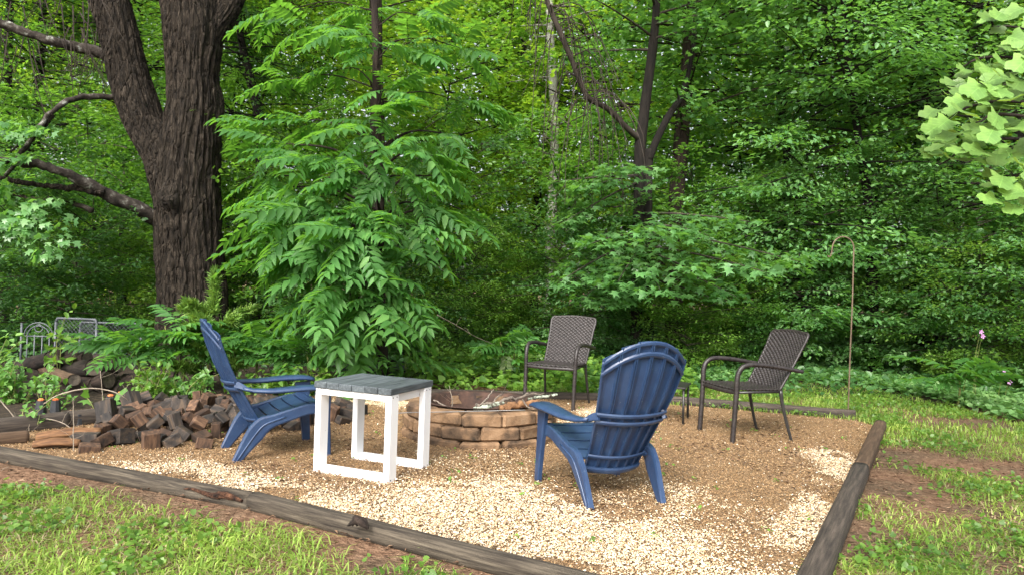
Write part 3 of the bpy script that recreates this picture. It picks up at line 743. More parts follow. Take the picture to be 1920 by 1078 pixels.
# ================================================================== wicker chairs
def weave_panel(n1_, n2_, fn, amp, cell):
    """fn(u,v)->(x,y,z) arrays, u across 0..1, v up 0..1; over-under relief"""
    U_, V_ = np.meshgrid(np.linspace(0, 1, n1_), np.linspace(0, 1, n2_), indexing='ij')
    G = fn(U_, V_)
    du = np.gradient(G, axis=0); dv = np.gradient(G, axis=1); N = np.cross(du, dv); N /= np.linalg.norm(N, axis=-1, keepdims=True)
    cu, cv = cell
    ph = np.sin(np.pi * U_ * cu + np.pi * (np.floor(V_ * cv) % 2)) * np.sqrt(np.abs(np.sin(np.pi * V_ * cv)))
    G = G + N * (amp * ph)[..., None]
    return strip_solid(G, .012)
def braid(i, th, P): return 1 + .20 * np.sin(th * 3 + i * 1.9) * np.sin(th * 3 - i * 1.9)
def make_wicker(label):
    t_ = thing('wicker_chair', label, 'chair', (0, 0, 0), 0, 'dark wicker armchairs round the pit')
    def backf(u, v):
        wv = .235 + .02 * v; yy = (u * 2 - 1) * wv
        zz = .44 + v * .48 + .022 * v * (1 - (u * 2 - 1) ** 2)
        xx = .125 - v * .235 - .02 * v * v - .03 * np.sin(np.pi * v) * .5 - .022 * (1 - (u * 2 - 1) ** 2)
        return np.stack([xx, yy, zz], -1)
    V, F = weave_panel(97, 121, backf, .0065, (20, 30)); MB().add(V, F).build('backrest', M_WICKER, t_, True)
    def seatf(u, v):
        yy = (u * 2 - 1) * (.245 + .02 * v)
        return np.stack([.11 + v * .465, yy, .445 + .012 * v - .022 * np.sin(np.pi * v) * (1 - (u * 2 - 1) ** 2) - .03 * np.clip(v - .92, 0, 1) * 4], -1)
    V, F = weave_panel(97, 91, seatf, .006, (20, 24)); MB().add(V, F).build('seat', M_WICKER, t_, True)
    MB().add(*tube(smooth_path([(.555, -.26, .425), (.572, -.13, .424), (.575, 0, .423), (.572, .13, .424), (.555, .26, .425)], 40), .019, 10, True, braid)).build('seat_rail', M_WICKER, t_, True)
    bp_ = backf(np.array([0, 0, 0, .0, .15, .5, .85, 1, 1, 1, 1]), np.array([0, .35, .7, .98, 1, 1, 1, .98, .7, .35, 0]))
    MB().add(*tube(smooth_path(bp_, 90), .013, 8, True, braid)).build('back_frame', M_WICKER, t_, True)
    for s in (-1, 1):
        P = smooth_path([(.585, s * .27, 0), (.575, s * .27, .2), (.565, s * .272, .42), (.562, s * .275, .555), (.53, s * .278, .63), (.455, s * .28, .662), (.30, s * .28, .658), (.12, s * .278, .635), (-.07, s * .272, .605)], 110)
        MB().add(*tube(P, lerp_list([.0195, .0195, .02, .02, .02, .0195, .019, .018, .017], 110), 12, True, braid)).build('arm', M_WICKER, t_, True)
        P = smooth_path([(.115, s * .235, .44), (.09, s * .24, .3), (.04, s * .25, .12), (.0, s * .255, 0)], 14)
        MB().add(*tube(P, lerp_list([.017, .014, .0125], 14), 8)).build('leg', M_METAL_DARK, t_, True)
        MB().add(*tube([(.115, s * .235, .43), (.56, s * .255, .425)], .012, 8)).build('side_rail', M_METAL_DARK, t_, True)
    return t_
w1 = make_wicker('dark brown wicker armchair facing the fire pit, directly behind it')
w1.location = (.655, 7.98, 0); w1.rotation_euler[2] = R(246)
w2_ = copy_tree(w1); w2_['label'] = 'dark brown wicker armchair seen side-on near the hook pole'
w2_.location = (2.385, 6.44, 0); w2_.rotation_euler[2] = R(195)

# low dark stand almost hidden behind the blue chair
a_, b_ = gr(1292, 782), gr(1276, 797)
st = thing('low_metal_stand', 'low dark metal stand mostly hidden behind the blue chair back', 'stand', (a_ + b_) / 2 + Vector((-.17, .0, 0)), R(-20))
for (x_, y_) in ((-.17, -.2), (.17, -.2), (.17, .2), (-.17, .2)):
    MB().add(*tube([(x_, y_, 0), (x_ * .97, y_ * .97, .34)], .011, 8)).build('leg', M_METAL_DARK, st, True)
MB().add(*cbox(.38, .44, .02, .006, (0, 0, .352))).build('top', M_METAL_DARK, st)

# ================================================================== hook pole
hb = gr(1590, 778)
hk = thing('shepherd_hook', 'tall thin rusty garden pole with a crook at its top', 'hook pole', hb)
MB().add(*tube(smooth_path([(0, 0, -.1), (0, 0, .6), (.004, 0, 1.2), (0, 0, 1.76)], 20), .0078, 8)).build('pole', M_HOOK, hk, True)
P = [(0, 0, 1.76)] + [(-.115 + .115 * math.cos(a), 0, 1.78 + .125 * math.sin(a)) for a in np.linspace(0, math.pi, 9)] + [(-.238, 0, 1.72), (-.25, 0, 1.69), (-.268, 0, 1.685), (-.275, 0, 1.70)]
MB().add(*tube(smooth_path(P, 44), .0078, 8)).build('crook', M_HOOK, hk, True)

# ================================================================== clutter on the woodpile side
def wood_block(pos, size, rot, mat, label, group=None, cat='wood block', name='wood_block'):
    V, F = cbox(*size, .004)
    o = MB().add(V, F).build(name, mat)
    o.location = pos; o.rotation_euler = rot
    return tag(o, label, cat, group)
BLK = [gr(150, 836), gr(245, 846), gr(405, 842), gr(440, 818), gr(640, 800), gr(690, 770), gr(470, 752), gr(330, 762), gr(200, 800)]
blk_poly = [(p.x, p.y) for p in BLK]
bmeshes = []
for k in range(12):
    s = (random.choice((.075, .11, .12)), random.choice((.07, .08, .11)), random.uniform(.08, .17))
    V, F = cbox(*s, .004); V = V + (np.stack([vnoise(V[:, 0] * 20, V[:, 1] * 20, V[:, 2] * 20, k + q_) for q_ in range(3)], 1) - .5) * .008
    bmeshes.append((MB().add(V, F).mesh('wood_block', M_BLOCKDARK if k % 5 < 2 else M_BLOCKWOOD), s))
placed = []
tries = 0
while len(placed) < 168 and tries < 8000:
    tries += 1
    x_, y_ = random.uniform(-4, -1), random.uniform(4.9, 8)
    if not bool(in_poly(np.array([x_]), np.array([y_]), blk_poly)[0]): continue
    lay = 0 if len(placed) < 92 else (1 if len(placed) < 152 else 2)
    # heap: upper layers only over the heart of the pile
    cx, cy = -2.75, 6.0
    e = ((x_ - cx) / .85) ** 2 + ((y_ - cy) / .55) ** 2
    if lay == 1 and e > 1.0: continue
    if lay == 2 and e > .45: continue
    md = .108 if lay == 0 else .118
    if any(q[2] == lay and (q[0] - x_) ** 2 + (q[1] - y_) ** 2 < md * md for q in placed): continue
    placed.append((x_, y_, lay))
    me, s = random.choice(bmeshes)
    o = link('wood_block', me)
    tl = .22 if lay == 0 else .55
    lie = random.random() < .65
    ex = (R(90) if lie else 0) + random.gauss(0, tl); ey = random.gauss(0, tl)
    hgt = (min(s[1], s[0]) if lie else s[2]) / 2
    o.location = (x_, y_, max(.035, min(hgt, .07)) + lay * .07 + (.01 if lay else 0)); o.rotation_euler = (ex, ey, random.uniform(0, 6.28))
    tag(o, 'cut timber offcut block in the tumbled heap beside the blue chair', 'wood block', 'tumbled heap of timber offcuts')
# the two stray blocks in front of the heap, slabs on its end
wood_block(gr(160, 838) + Vector((0, 0, .05)), (.17, .1, .1), (0, 0, .25), M_BLOCKDARK, 'dark squared block standing apart at the near end of the heap')
wood_block(gr(168, 848) + Vector((0, 0, .03)), (.13, .1, .055), (.1, .12, .6), M_BLOCKWOOD, 'small brown block lying flat in front of the dark squared block')
def slab(label, p0, p1, w, th, rotx):
    p0, p1 = Vector(p0), Vector(p1); L = (p1 - p0).length
    G = np.zeros((14, 7, 3))
    for i, a in enumerate(np.linspace(0, 1, 14)):
        for j, q_ in enumerate(np.linspace(-1, 1, 7)):
            G[i, j] = (q_ * w * (.35 + .65 * math.sin(math.pi * (.08 + .84 * a))), a * L, th * (1 - q_ * q_) + .02 * math.sin(3 * a))
    V, F = strip_solid(G, .03); o = MB().add(V, F).build('split_slab', M_SLAB, None, True)
    o.location = p0; o.rotation_euler = (rotx, 0, math.atan2(-(p1 - p0).x, (p1 - p0).y))
    return tag(o, label, 'wood slab')
slab('orange-brown split log slab lying lowest at the end of the heap', gr(64, 838, .02), gr(150, 836, .02), .045, .03, 0)
slab('longer orange-brown split slab leaning behind the lowest one', gr(70, 824, .03), gr(190, 815, .05), .055, .035, .05)

def log(label, p0, p1, r, group=None, mat=None):
    p0, p1 = Vector(p0), Vector(p1)
    d = p1 - p0; L = d.length; n = 14; sd = random.randrange(99)
    zs = np.linspace(0, L, n)
    V, F = tube(np.stack([.01 * np.sin(zs * 5 + sd), .01 * np.cos(zs * 4), zs], 1), r, 14, True, lambda i, th, P: 1 + .3 * (vnoise(np.cos(th) * 2 + sd, np.sin(th) * 2, zs[i.astype(int)] * 4, 1) - .5) + .12 * (vnoise(th * 6, zs[i.astype(int)] * 12, sd, 4) - .5))
    t_ = thing('rotting_log', label, 'log', p0, 0, group)
    t_.rotation_mode = 'QUATERNION'; t_.rotation_quaternion = Vector((0, 0, 1)).rotation_difference(d.normalized())
    MB().add(V, F[:-2]).build('bark', mat or M_LOGDARK, t_, True)
    for z_, s in ((0, -1), (L, 1)):
        Vc = [(.97 * r * math.cos(a), .97 * r * math.sin(a), z_ - s * .004) for a in np.linspace(0, 2 * math.pi, 14, endpoint=False)] + [(0, 0, z_ - s * .012)]
        MB().add(Vc, [(j, (j + 1) % 14, 14) for j in range(14)]).build('cut_end', M_LOGEND, t_)
    return t_
log('dark bark log with a round sawn end facing out, top of the woodpile', at(100, 698, 8.0), at(176, 689, 7.35), .085)
log('cracked grey log jutting from the woodpile toward the metal gate', at(28, 690, 8.0), at(98, 672, 7.6), .08)
log('short upright rotting stub on the woodpile', at(106, 690, 7.7), at(112, 650, 7.75), .06)
log('long brown split log under the sawn end of the woodpile', at(75, 690, 7.8), at(140, 712, 7.1), .06, None, M_TIMBER_BR)
log('thick black log low in the shadow of the woodpile', at(60, 735, 7.9), at(185, 728, 7.4), .12)
log('black log at the foot of the woodpile behind the stakes', at(20, 760, 7.6), at(175, 755, 7.3), .12)
log('broken dark log at the sumac end of the woodpile', at(170, 720, 7.8), at(235, 735, 7.5), .11)
log('rough log lying behind the top of the woodpile', at(110, 676, 8.5), at(225, 680, 8.3), .11)
log('dark log beneath the leafy vine on the woodpile', at(-30, 720, 7.9), at(60, 712, 7.6), .12)
log('lower dark log under the leafy vine, next to the edging timber', at(-50, 765, 7.2), at(55, 758, 7.0), .12)
log('half-buried log between woodpile and wood blocks', at(190, 760, 7.2), at(300, 752, 7.2), .10)
log('dark split log lying across the top of the woodpile', at(60, 680, 7.9), at(165, 672, 7.7), .075)
log('weathered log crossing behind the short stub', at(30, 705, 8.2), at(130, 668, 8.0), .07)
log('wedge of black firewood under the round sawn end', at(120, 722, 7.5), at(205, 712, 7.4), .09)
log('mossy log behind the young sumac', at(230, 720, 8.4), at(330, 715, 8.5), .12)

for i, (px, py, hh, lb) in enumerate(((52, 790, .15, 'outermost black stake with an orange tip behind the blackened timber'), (80, 792, .16, 'thick black stake with an orange tip beside the outermost one'),
        (122, 806, .10, 'low black stake with a bright orange tip at the timber joint'), (187, 782, .16, 'slim black stake with an orange tip behind the upper black timber'), (207, 778, .17, 'black orange-tipped stake beside the big lobed leaf'))):
    b0 = gr(px, py); t_ = thing('edging_stake', lb, 'stake', b0 + Vector((0, .16, 0)), random.uniform(0, 3), 'black stakes with orange tips')
    MB().add(*tube([(0, 0, -.02), (0, 0, hh * .5), (0, 0, hh)], [.05, .042, .036], 10)).build('body', M_BLACKPL, t_)
    MB().add(*tube([(0, 0, hh), (0, 0, hh + .008), (.002, 0, hh + .013)], [.024, .026, .015], 8)).build('cap', M_ORANGE, t_)

# metal gate panels stored behind the woodpile
def bar(mb, p, q, r=.011): mb.add(*tube([p, q], r, 7))
g1 = thing('arched_fence_panel', 'grey metal fence panel with arched hoop tops behind the woodpile', 'fence panel', at(70, 690, 9.0), R(6))
W1, H1 = .40, .62
for x_ in (-W1 / 2, W1 / 2):
    mb = MB(); bar(mb, (x_, 0, -.1), (x_, 0, H1 - .06), .014); mb.build('post', M_GALV, g1, True)
mb = MB(); bar(mb, (-W1 / 2, 0, .40), (W1 / 2, 0, .40), .009); mb.build('rail', M_GALV, g1, True)
mb = MB(); bar(mb, (-W1 / 2, 0, .02), (W1 / 2, 0, .02), .009); mb.build('rail', M_GALV, g1, True)
for x_ in (-.13, -.045, .045, .13):
    mb = MB(); bar(mb, (x_, 0, -.05), (x_, 0, .42), .008); mb.build('picket', M_GALV, g1, True)
for (c_, r_) in ((-.0, .17), (-.0, .13), (0, .045)):
    pts = [(c_ + r_ * math.cos(a), 0, (.40 if r_ > .1 else .50) + r_ * math.sin(a)) for a in np.linspace(0, math.pi if r_ > .1 else 2 * math.pi, 20)]
    MB().add(*tube(pts, .008, 6)).build('hoop', M_GALV, g1, True)
def chain_panel(label, loc, rz, W_, H_, ax):
    g = thing('chain_link_gate', label, 'gate', loc, rz)
    for x_ in (-W_ / 2, W_ / 2):
        mb = MB(); bar(mb, (x_, 0, -.1), (x_, 0, H_ - .04), .017); mb.build('post', M_GALV, g, True)
    P = smooth_path([(-W_ / 2, 0, H_ - .05), (-W_ / 2 + .02, 0, H_ - .005), (-W_ / 2 + .08, 0, H_), (W_ / 2 - .08, 0, H_), (W_ / 2 - .02, 0, H_ - .005), (W_ / 2, 0, H_ - .05)], 20)
    MB().add(*tube(P, .017, 7)).build('top_rail', M_GALV, g, True)
    mb = MB(); s = .055
    for k in np.arange(-W_ / 2 - H_, W_ / 2, s):
        for sg in (1, -1):
            x0, z0, x1, z1 = k, 0.0, k + H_, H_
            if x0 < -W_ / 2: z0 += -W_ / 2 - x0; x0 = -W_ / 2
            if x1 > W_ / 2: z1 -= x1 - W_ / 2; x1 = W_ / 2
            if x1 - x0 < .02: continue
            bar(mb, (sg * x0, .003 * sg, z0), (sg * x1, .003 * sg, z1), .0022)
    mb.build('chain_link_mesh', M_GALV, g)
    return g
chain_panel('chain-link gate with rounded tube frame beside the arched panel', at(140, 700, 9.2), R(-5), .55, .70, 0)
chain_panel('second chain-link gate, half behind the young sumac', at(205, 702, 9.5), R(4), .78, .68, 1)

# black plastic pallet behind the table
pl0 = gr(715, 716)
pal = thing('plastic_pallet', 'black plastic pallet under the compound-leaf tree behind the table', 'pallet', pl0, R(3))
for x_ in (-.47, 0, .47):
    MB().add(*cbox(.15, .7, .11, .008, (x_, .35, .085))).build('block', M_BLACKPL, pal)
for y_ in np.linspace(.04, .66, 6): MB().add(*cbox(1.09, .08, .022, .004, (0, y_, .152))).build('deck_board', M_BLACKPL, pal)
for y_ in (.05, .65): MB().add(*cbox(1.09, .09, .024, .004, (0, y_, .016))).build('base_board', M_BLACKPL, pal)

# ================================================================== foliage engine
def nrm(A): return A / (np.linalg.norm(A, axis=-1, keepdims=True) + 1e-12)
DIAM = (np.array([(0, 0, 0), (.42, .5, .10), (1, 0, -.10), (.42, -.5, .10)]), np.array([(0, 1, 2), (0, 2, 3)]))
OVAL = (np.array([(0, 0, 0), (.28, .46, .09), (.70, .36, .05), (1, 0, -.12), (.70, -.36, .05), (.28, -.46, .09)]), np.array([(0, 1, 2), (0, 2, 3), (0, 3, 4), (0, 4, 5)]))
def star_t():
    c = (.38, 0, 0); pts = [(0.05, 0, .0)]
    spec = [(-128, .50), (-96, .22), (-62, .62), (-32, .25), (0, .64), (32, .25), (62, .62), (96, .22), (128, .50)]
    for a, r in spec:
        pts.append((c[0] + r * math.cos(R(a)), r * math.sin(R(a)) * 1.05, -.10 * r * r * 2))
    V = [c] + pts; n = len(pts)
    return np.array(V), np.array([(0, 1 + i, 1 + (i + 1) % n) for i in range(n)])
STAR = star_t()
HEART = (np.array([(.12, 0, 0), (-.04, .30, .06), (.25, .52, .08), (.68, .36, .02), (1, 0, -.06), (.68, -.36, .02), (.25, -.52, .08), (-.04, -.30, .06)]), np.array([(0, 1, 2), (0, 2, 3), (0, 3, 4), (0, 4, 5), (0, 5, 6), (0, 6, 7)]))
MAPLE = (np.array([(.30, 0, .05), (0, 0, 0), (.12, .52, -.02), (.38, .26, .04), (.70, .44, -.04), (.66, .14, .02), (1, 0, -.10), (.66, -.14, .02), (.70, -.44, -.04), (.38, -.26, .04), (.12, -.52, -.02)]),
         np.array([(0, i, i % 10 + 1) for i in range(1, 11)]))
TULIP_O = [(0, 0), (.06, .16), (.02, .36), (.16, .52), (.36, .40), (.50, .34), (.66, .46), (.82, .42), (.97, .30), (.90, .10), (.92, 0)]
def leaf_arrays(P, D, N, L, Wd, tmpl):
    D = nrm(D); N = nrm(N - D * (N * D).sum(-1, keepdims=True)); S = np.cross(N, D)
    T, F = tmpl; L = np.asarray(L)[:, None, None]; Wd = np.asarray(Wd)[:, None, None]
    V = P[:, None] + T[None, :, 0:1] * L * D[:, None] + T[None, :, 1:2] * Wd * S[:, None] + T[None, :, 2:3] * L * N[:, None]
    k = len(T); FF = F[None] + (np.arange(len(P)) * k)[:, None, None]
    return V.reshape(-1, 3), FF.reshape(-1, 3)
def join(parts):
    Vs, Fs, o = [], [], 0
    for V, F in parts: Vs.append(V); Fs.append(F + o); o += len(V)
    return np.concatenate(Vs), np.concatenate(Fs)
def bough_pts(p0, p1, spread, n, rng, sag=.12, thick=.06, tilt=.38):
    """a flat leafy fan from p0 to p1: leaf places, pointing, normals, and the branch line"""
    p0, p1 = np.array(p0, float), np.array(p1, float); A = p1 - p0; L = np.linalg.norm(A)
    a = A / L; h = nrm(np.cross(a, [0, 0, 1.0])); up = np.cross(h, a)
    t = rng.uniform(.12, 1.04, n) ** .75
    wid = spread * L * np.sin(np.pi * np.clip(t * .82 + .12, 0, 1)) ** .8
    s = rng.uniform(-1, 1, n)
    # side twigs: gather leaves around a handful of lines so that gaps stay between them
    ntw = max(5, int(n / 16)); tw = rng.uniform(-1, 1, ntw)[rng.integers(0, ntw, n)]
    s = .35 * s + .8 * tw
    off = s * wid
    P = p0 + a * (t * L)[:, None] + h * off[:, None] + up * (rng.normal(0, thick * L, n))[:, None]
    P[:, 2] += -sag * L * t ** 2 * .6 - .25 * np.abs(off) * .6
    D = a * .75 + h * (np.sign(off) * .75)[:, None] + rng.normal(0, .35, (n, 3)); D[:, 2] -= .28
    N = np.array([0, 0, 1.0]) + rng.normal(0, tilt, (n, 3))
    tb = np.linspace(0, 1, 7)
    B = p0 + a * (tb * L)[:, None]; B[:, 2] += -sag * L * tb ** 2 * .6
    return P, D, N, B
def tree_mesh(seed, H, r0, zc0, nb, Lmax, leaf, lpb, tmpl, lmat, bmat, lw=.62, shape='oval', lean=(0, 0), sag=.15, spread=.42, rise=.25, stems=1, tilt=.38, limb=True, thick=.05):
    """generic tree around the origin: returns (wood mesh, crown mesh)"""
    rng = np.random.default_rng(seed)
    wood = MB(); limbs = MB(); parts = []
    stem_paths = []
    for k in range(stems):
        a0 = rng.uniform(0, 6.28); sp = 0 if stems == 1 else .22 * H
        zz = np.linspace(-.1, H, 14); tt = zz / H
        xx = lean[0] * tt ** 1.3 + .02 * H * np.sin(tt * 5 + seed) * tt + math.cos(a0) * sp * tt ** 1.2
        yy = lean[1] * tt ** 1.3 + .02 * H * np.cos(tt * 4 + seed) * tt + math.sin(a0) * sp * tt ** 1.2
        P = np.stack([xx, yy, zz], 1); stem_paths.append(P)
        wood.add(*tube(P, r0 * np.clip(1 - .85 * tt, .12, 1) + .25 * r0 * np.exp(-np.clip(zz, 0, 9) * 4), 10 if stems == 1 else 6))
    for b_ in range(nb):
        P = stem_paths[b_ % stems]
        q_ = rng.uniform(0, 1); z = zc0 + (H - zc0) * q_
        if shape == 'oval': Lb = Lmax * (.35 + .65 * math.sin(math.pi * (.12 + .8 * q_)))
        elif shape == 'cone': Lb = Lmax * (1.05 - .8 * q_)
        else: Lb = Lmax * (.75 + .3 * math.sin(math.pi * q_))
        Lb *= rng.uniform(.6, 1.15)
        p0 = np.array([np.interp(z, P[:, 2], P[:, c_]) for c_ in range(3)])
        az = rng.uniform(0, 2 * math.pi)
        p1 = p0 + np.array([math.cos(az) * Lb, math.sin(az) * Lb, Lb * (rise + rng.normal(0, .18)) * (.4 + q_)])
        lP, lD, lN, B = bough_pts(p0, p1, spread, lpb, rng, sag, thick, tilt)
        ls = leaf * rng.uniform(.65, 1.25, lpb)
        parts.append(leaf_arrays(lP, lD, lN, ls, ls * lw, tmpl))
        if limb: limbs.add(*tube(B, lerp_list([r0 * .13 + .004, .003], 7), 4, False))
    V, F = join(parts)
    return wood.mesh('trunk', bmat, True), fast_mesh('crown', V, F, lmat), limbs.mesh('branches', bmat)
PROTO = {}
def proto(key, *a, **k): PROTO[key] = tree_mesh(*a, **k)
def plant_tree(key, name, label, cat, loc, rz, sc, group=None, lmat=None, wname='trunk', cname='crown', bmat=None):
    w, c_, lb_ = PROTO[key]
    t_ = thing(name, label, cat, loc, rz, group); t_.scale = sc if hasattr(sc, '__len__') else (sc, sc, sc)
    for nm, me, mt in ((wname, w, bmat), (cname, c_, lmat), ('branches', lb_, bmat)):
        o = link(nm, me, t_)
        if nm in ('branches', 'stems'): o['kind'] = 'stuff'
        if mt: o.material_slots[0].link = 'OBJECT'; o.material_slots[0].material = mt
    return t_

# ================================================================== the big double-stemmed tree
BD = 10.0
def pw(px, py, d=BD): return np.array(at(px, py, d))
bt0 = gr(362, 690); bt0 = Vector((at(362, 690, BD).x, BD, 0))
bigt = thing('shade_tree', 'massive dark furrowed tree dividing into two leaning trunks behind the blue chair', 'tree', bt0)
b0 = np.array(bt0)
def bark_mod(bumps=()):
    def f(i, th, P):
        z = P[i.astype(int).ravel(), 2][:, None]
        w_ = .8 * (vnoise(np.cos(th) * 2, np.sin(th) * 2, z * 1.1, 5) - .5)
        k = 10.0
        a = vnoise(np.cos(th + w_ * .35) * k, np.sin(th + w_ * .35) * k, z * 2.4, 1)
        b_ = vnoise(np.cos(th) * k * 2.2, np.sin(th) * k * 2.2, z * 4.5, 2)
        o = 1 + .13 * (1 - 2 * np.abs(a - .5)) ** 1.6 - .08 + .06 * (b_ - .5) + .10 * (vnoise(np.cos(th) * 1.2, np.sin(th) * 1.2, z * .9, 8) - .5)
        for (zb, tb, s, amp) in bumps:
            o = o + amp * np.exp(-((z - zb) / s) ** 2 - (np.angle(np.exp(1j * (th - tb))) / (s * 2.2)) ** 2)
        return o
    return f
def stem_from_px(rows, d0=BD, d1=BD, n=90, seg=84, bumps=(), zb=None):
    """rows: (y, xleft, xright) bottom to top"""
    m_ = len(rows); C_, r_ = [], []
    for k, (y_, xl, xr) in enumerate(rows):
        d = d0 + (d1 - d0) * k / (m_ - 1)
        C_.append(np.array(at((xl + xr) / 2, y_, d)) - b0); r_.append((xr - xl) / 2 * d / F_PX * .94)
    P = smooth_path(C_, n); rr_ = lerp_list(r_, n)
    return tube(P, rr_, seg, True, bark_mod(bumps))
mb = MB()
mb.add(*stem_from_px([(760, 262, 470), (690, 282, 445), (640, 292, 434), (590, 298, 428), (540, 298, 424), (480, 294, 418), (400, 292, 413), (330, 296, 412), (260, 303, 414), (200, 314, 413), (150, 315, 409), (100, 312, 414), (60, 308, 418), (10, 304, 412), (-60, 292, 392), (-200, 270, 362), (-420, 250, 330)],
       n=210, seg=210, bumps=((2.30, -1.75, .16, .28), (2.2, -1.6, .07, .25), (3.65, .2, .22, .16), (2.75, -2.2, .15, .12))))
mb.add(*stem_from_px([(395, 292, 372), (330, 278, 372), (280, 262, 345), (240, 240, 316), (200, 222, 299), (150, 206, 282), (100, 196, 268), (50, 184, 255), (0, 168, 240), (-100, 135, 205), (-300, 70, 130)], BD, BD - .3, n=110, seg=160, bumps=((3.4, -1.4, .12, .12),)))
mb.add(*stem_from_px([(90, 360, 410), (50, 372, 430), (20, 396, 448), (-20, 414, 464), (-120, 450, 500), (-320, 520, 560)], BD, BD + .2, n=60, seg=110))
mb.build('trunk', M_BARK, bigt, True)
def limb_px(pts, r0, r1, mat=M_BARKLICHEN, n=34, name='limb'):
    P = smooth_path([np.array(at(*p)) - b0 for p in pts], n)
    P[2:-1] += RNG.normal(0, .008, (n - 3, 3))
    return MB().add(*tube(P, lerp_list([r0 * .82, r1 * .8], n), 12, True, lambda i, th, Q: 1 + .45 * (vnoise(np.cos(th) * 2, np.sin(th) * 2, i * .5, 3) - .5))).build(name, mat, bigt, True)
limb_px([(235, 135, 10), (195, 104, 9.8), (150, 90, 9.7), (90, 76, 9.5), (40, 58, 9.4), (-40, 25, 9.2), (-160, -30, 9.0)], .10, .055)
limb_px([(232, 188, 10), (205, 184, 9.9), (165, 183, 9.7), (130, 190, 9.5), (98, 212, 9.3), (70, 245, 9.2), (40, 290, 9.1), (10, 330, 9.0)], .055, .03)
limb_px([(300, 415, 10), (270, 397, 9.8), (228, 378, 9.6), (185, 358, 9.4), (145, 335, 9.2), (105, 318, 9.0), (60, 308, 8.9), (0, 300, 8.7), (-80, 290, 8.5)], .13, .035)
limb_px([(195, 362, 9.4), (150, 355, 9.3), (100, 350, 9.3), (40, 342, 9.2), (-30, 330, 9.1)], .06, .03, M_BARK)
limb_px([(172, 395, 9.6), (120, 375, 9.9), (60, 372, 10.1), (-20, 352, 10.2)], .045, .02, M_TWIG)
limb_px([(100, 215, 9.3), (80, 240, 9.3), (50, 260, 9.4), (20, 285, 9.6)], .03, .015, M_BARK)
# hanging dead twigs from the upper limb
mb = MB()
for k in range(46):
    px, py = random.uniform(-20, 230), random.uniform(-40, 90); d = random.uniform(9.2, 11)
    L = random.uniform(40, 170); dx = random.uniform(-60, 60)
    P = smooth_path([np.array(at(px, py, d)) - b0, np.array(at(px + dx * .3, py + L * .4, d)) - b0, np.array(at(px + dx, py + L, d + .1)) - b0], 9)
    mb.add(*tube(P, lerp_list([.010, .003], 9), 4, False))
    for q_ in range(3):
        i = random.randrange(2, 8); e = P[i] + RNG.normal(0, .16, 3) - np.array([0, 0, .12])
        mb.add(*tube([P[i], (P[i] + e) / 2 + RNG.normal(0, .02, 3), e], [.005, .003, .002], 4, False))
mb.build('dead_twigs', M_TWIG, bigt)['kind'] = 'stuff'
# its leaves: sprays on the low limbs and a loose high crown
rng = np.random.default_rng(31)
parts = []
def spray(p0, p1, n, leaf, spread=.4, tmpl=MAPLE, lw=.95, sag=.12, tilt=.35, base=None, thick=.05):
    lP, lD, lN, B = bough_pts(np.array(p0) - base, np.array(p1) - base, spread, n, rng, sag, thick, tilt)
    ls = leaf * rng.uniform(.7, 1.25, n)
    return leaf_arrays(lP, lD, lN, ls, ls * lw, tmpl), B
for (q0, q1, n) in (((60, 215, 9.2), (-60, 260, 8.8), 90), ((110, 235, 9.2), (20, 250, 8.7), 80), ((80, 290, 9), (-40, 300, 8.6), 70), ((110, 350, 9), (30, 430, 8.5), 120), ((60, 360, 9), (-40, 440, 8.4), 120), ((120, 380, 8.9), (80, 470, 8.5), 70), ((40, 330, 9), (-60, 400, 8.6), 90)):
    parts.append(spray(at(*q0), at(*q1), n, .11, .45, base=b0)[0])
mbw = MB()
for k in range(22):
    s0 = np.array(at(random.choice((210, 340, 480)), random.uniform(-420, -200), 10))
    az = rng.uniform(0, 6.28); L = rng.uniform(1.2, 2.6)
    a_, B = spray(s0, s0 + np.array([math.cos(az) * L, math.sin(az) * L, rng.uniform(-.2, .7)]), 130, .11, .42, base=b0)
    parts.append(a_); mbw.add(*tube(B, lerp_list([.04, .008], 7), 5, False))
mbw.build('upper_branches', M_BARK, bigt, True)['kind'] = 'stuff'
V, F = join(parts); link('crown', fast_mesh('crown', V, F, L_SHEEN), bigt)['kind'] = 'stuff'

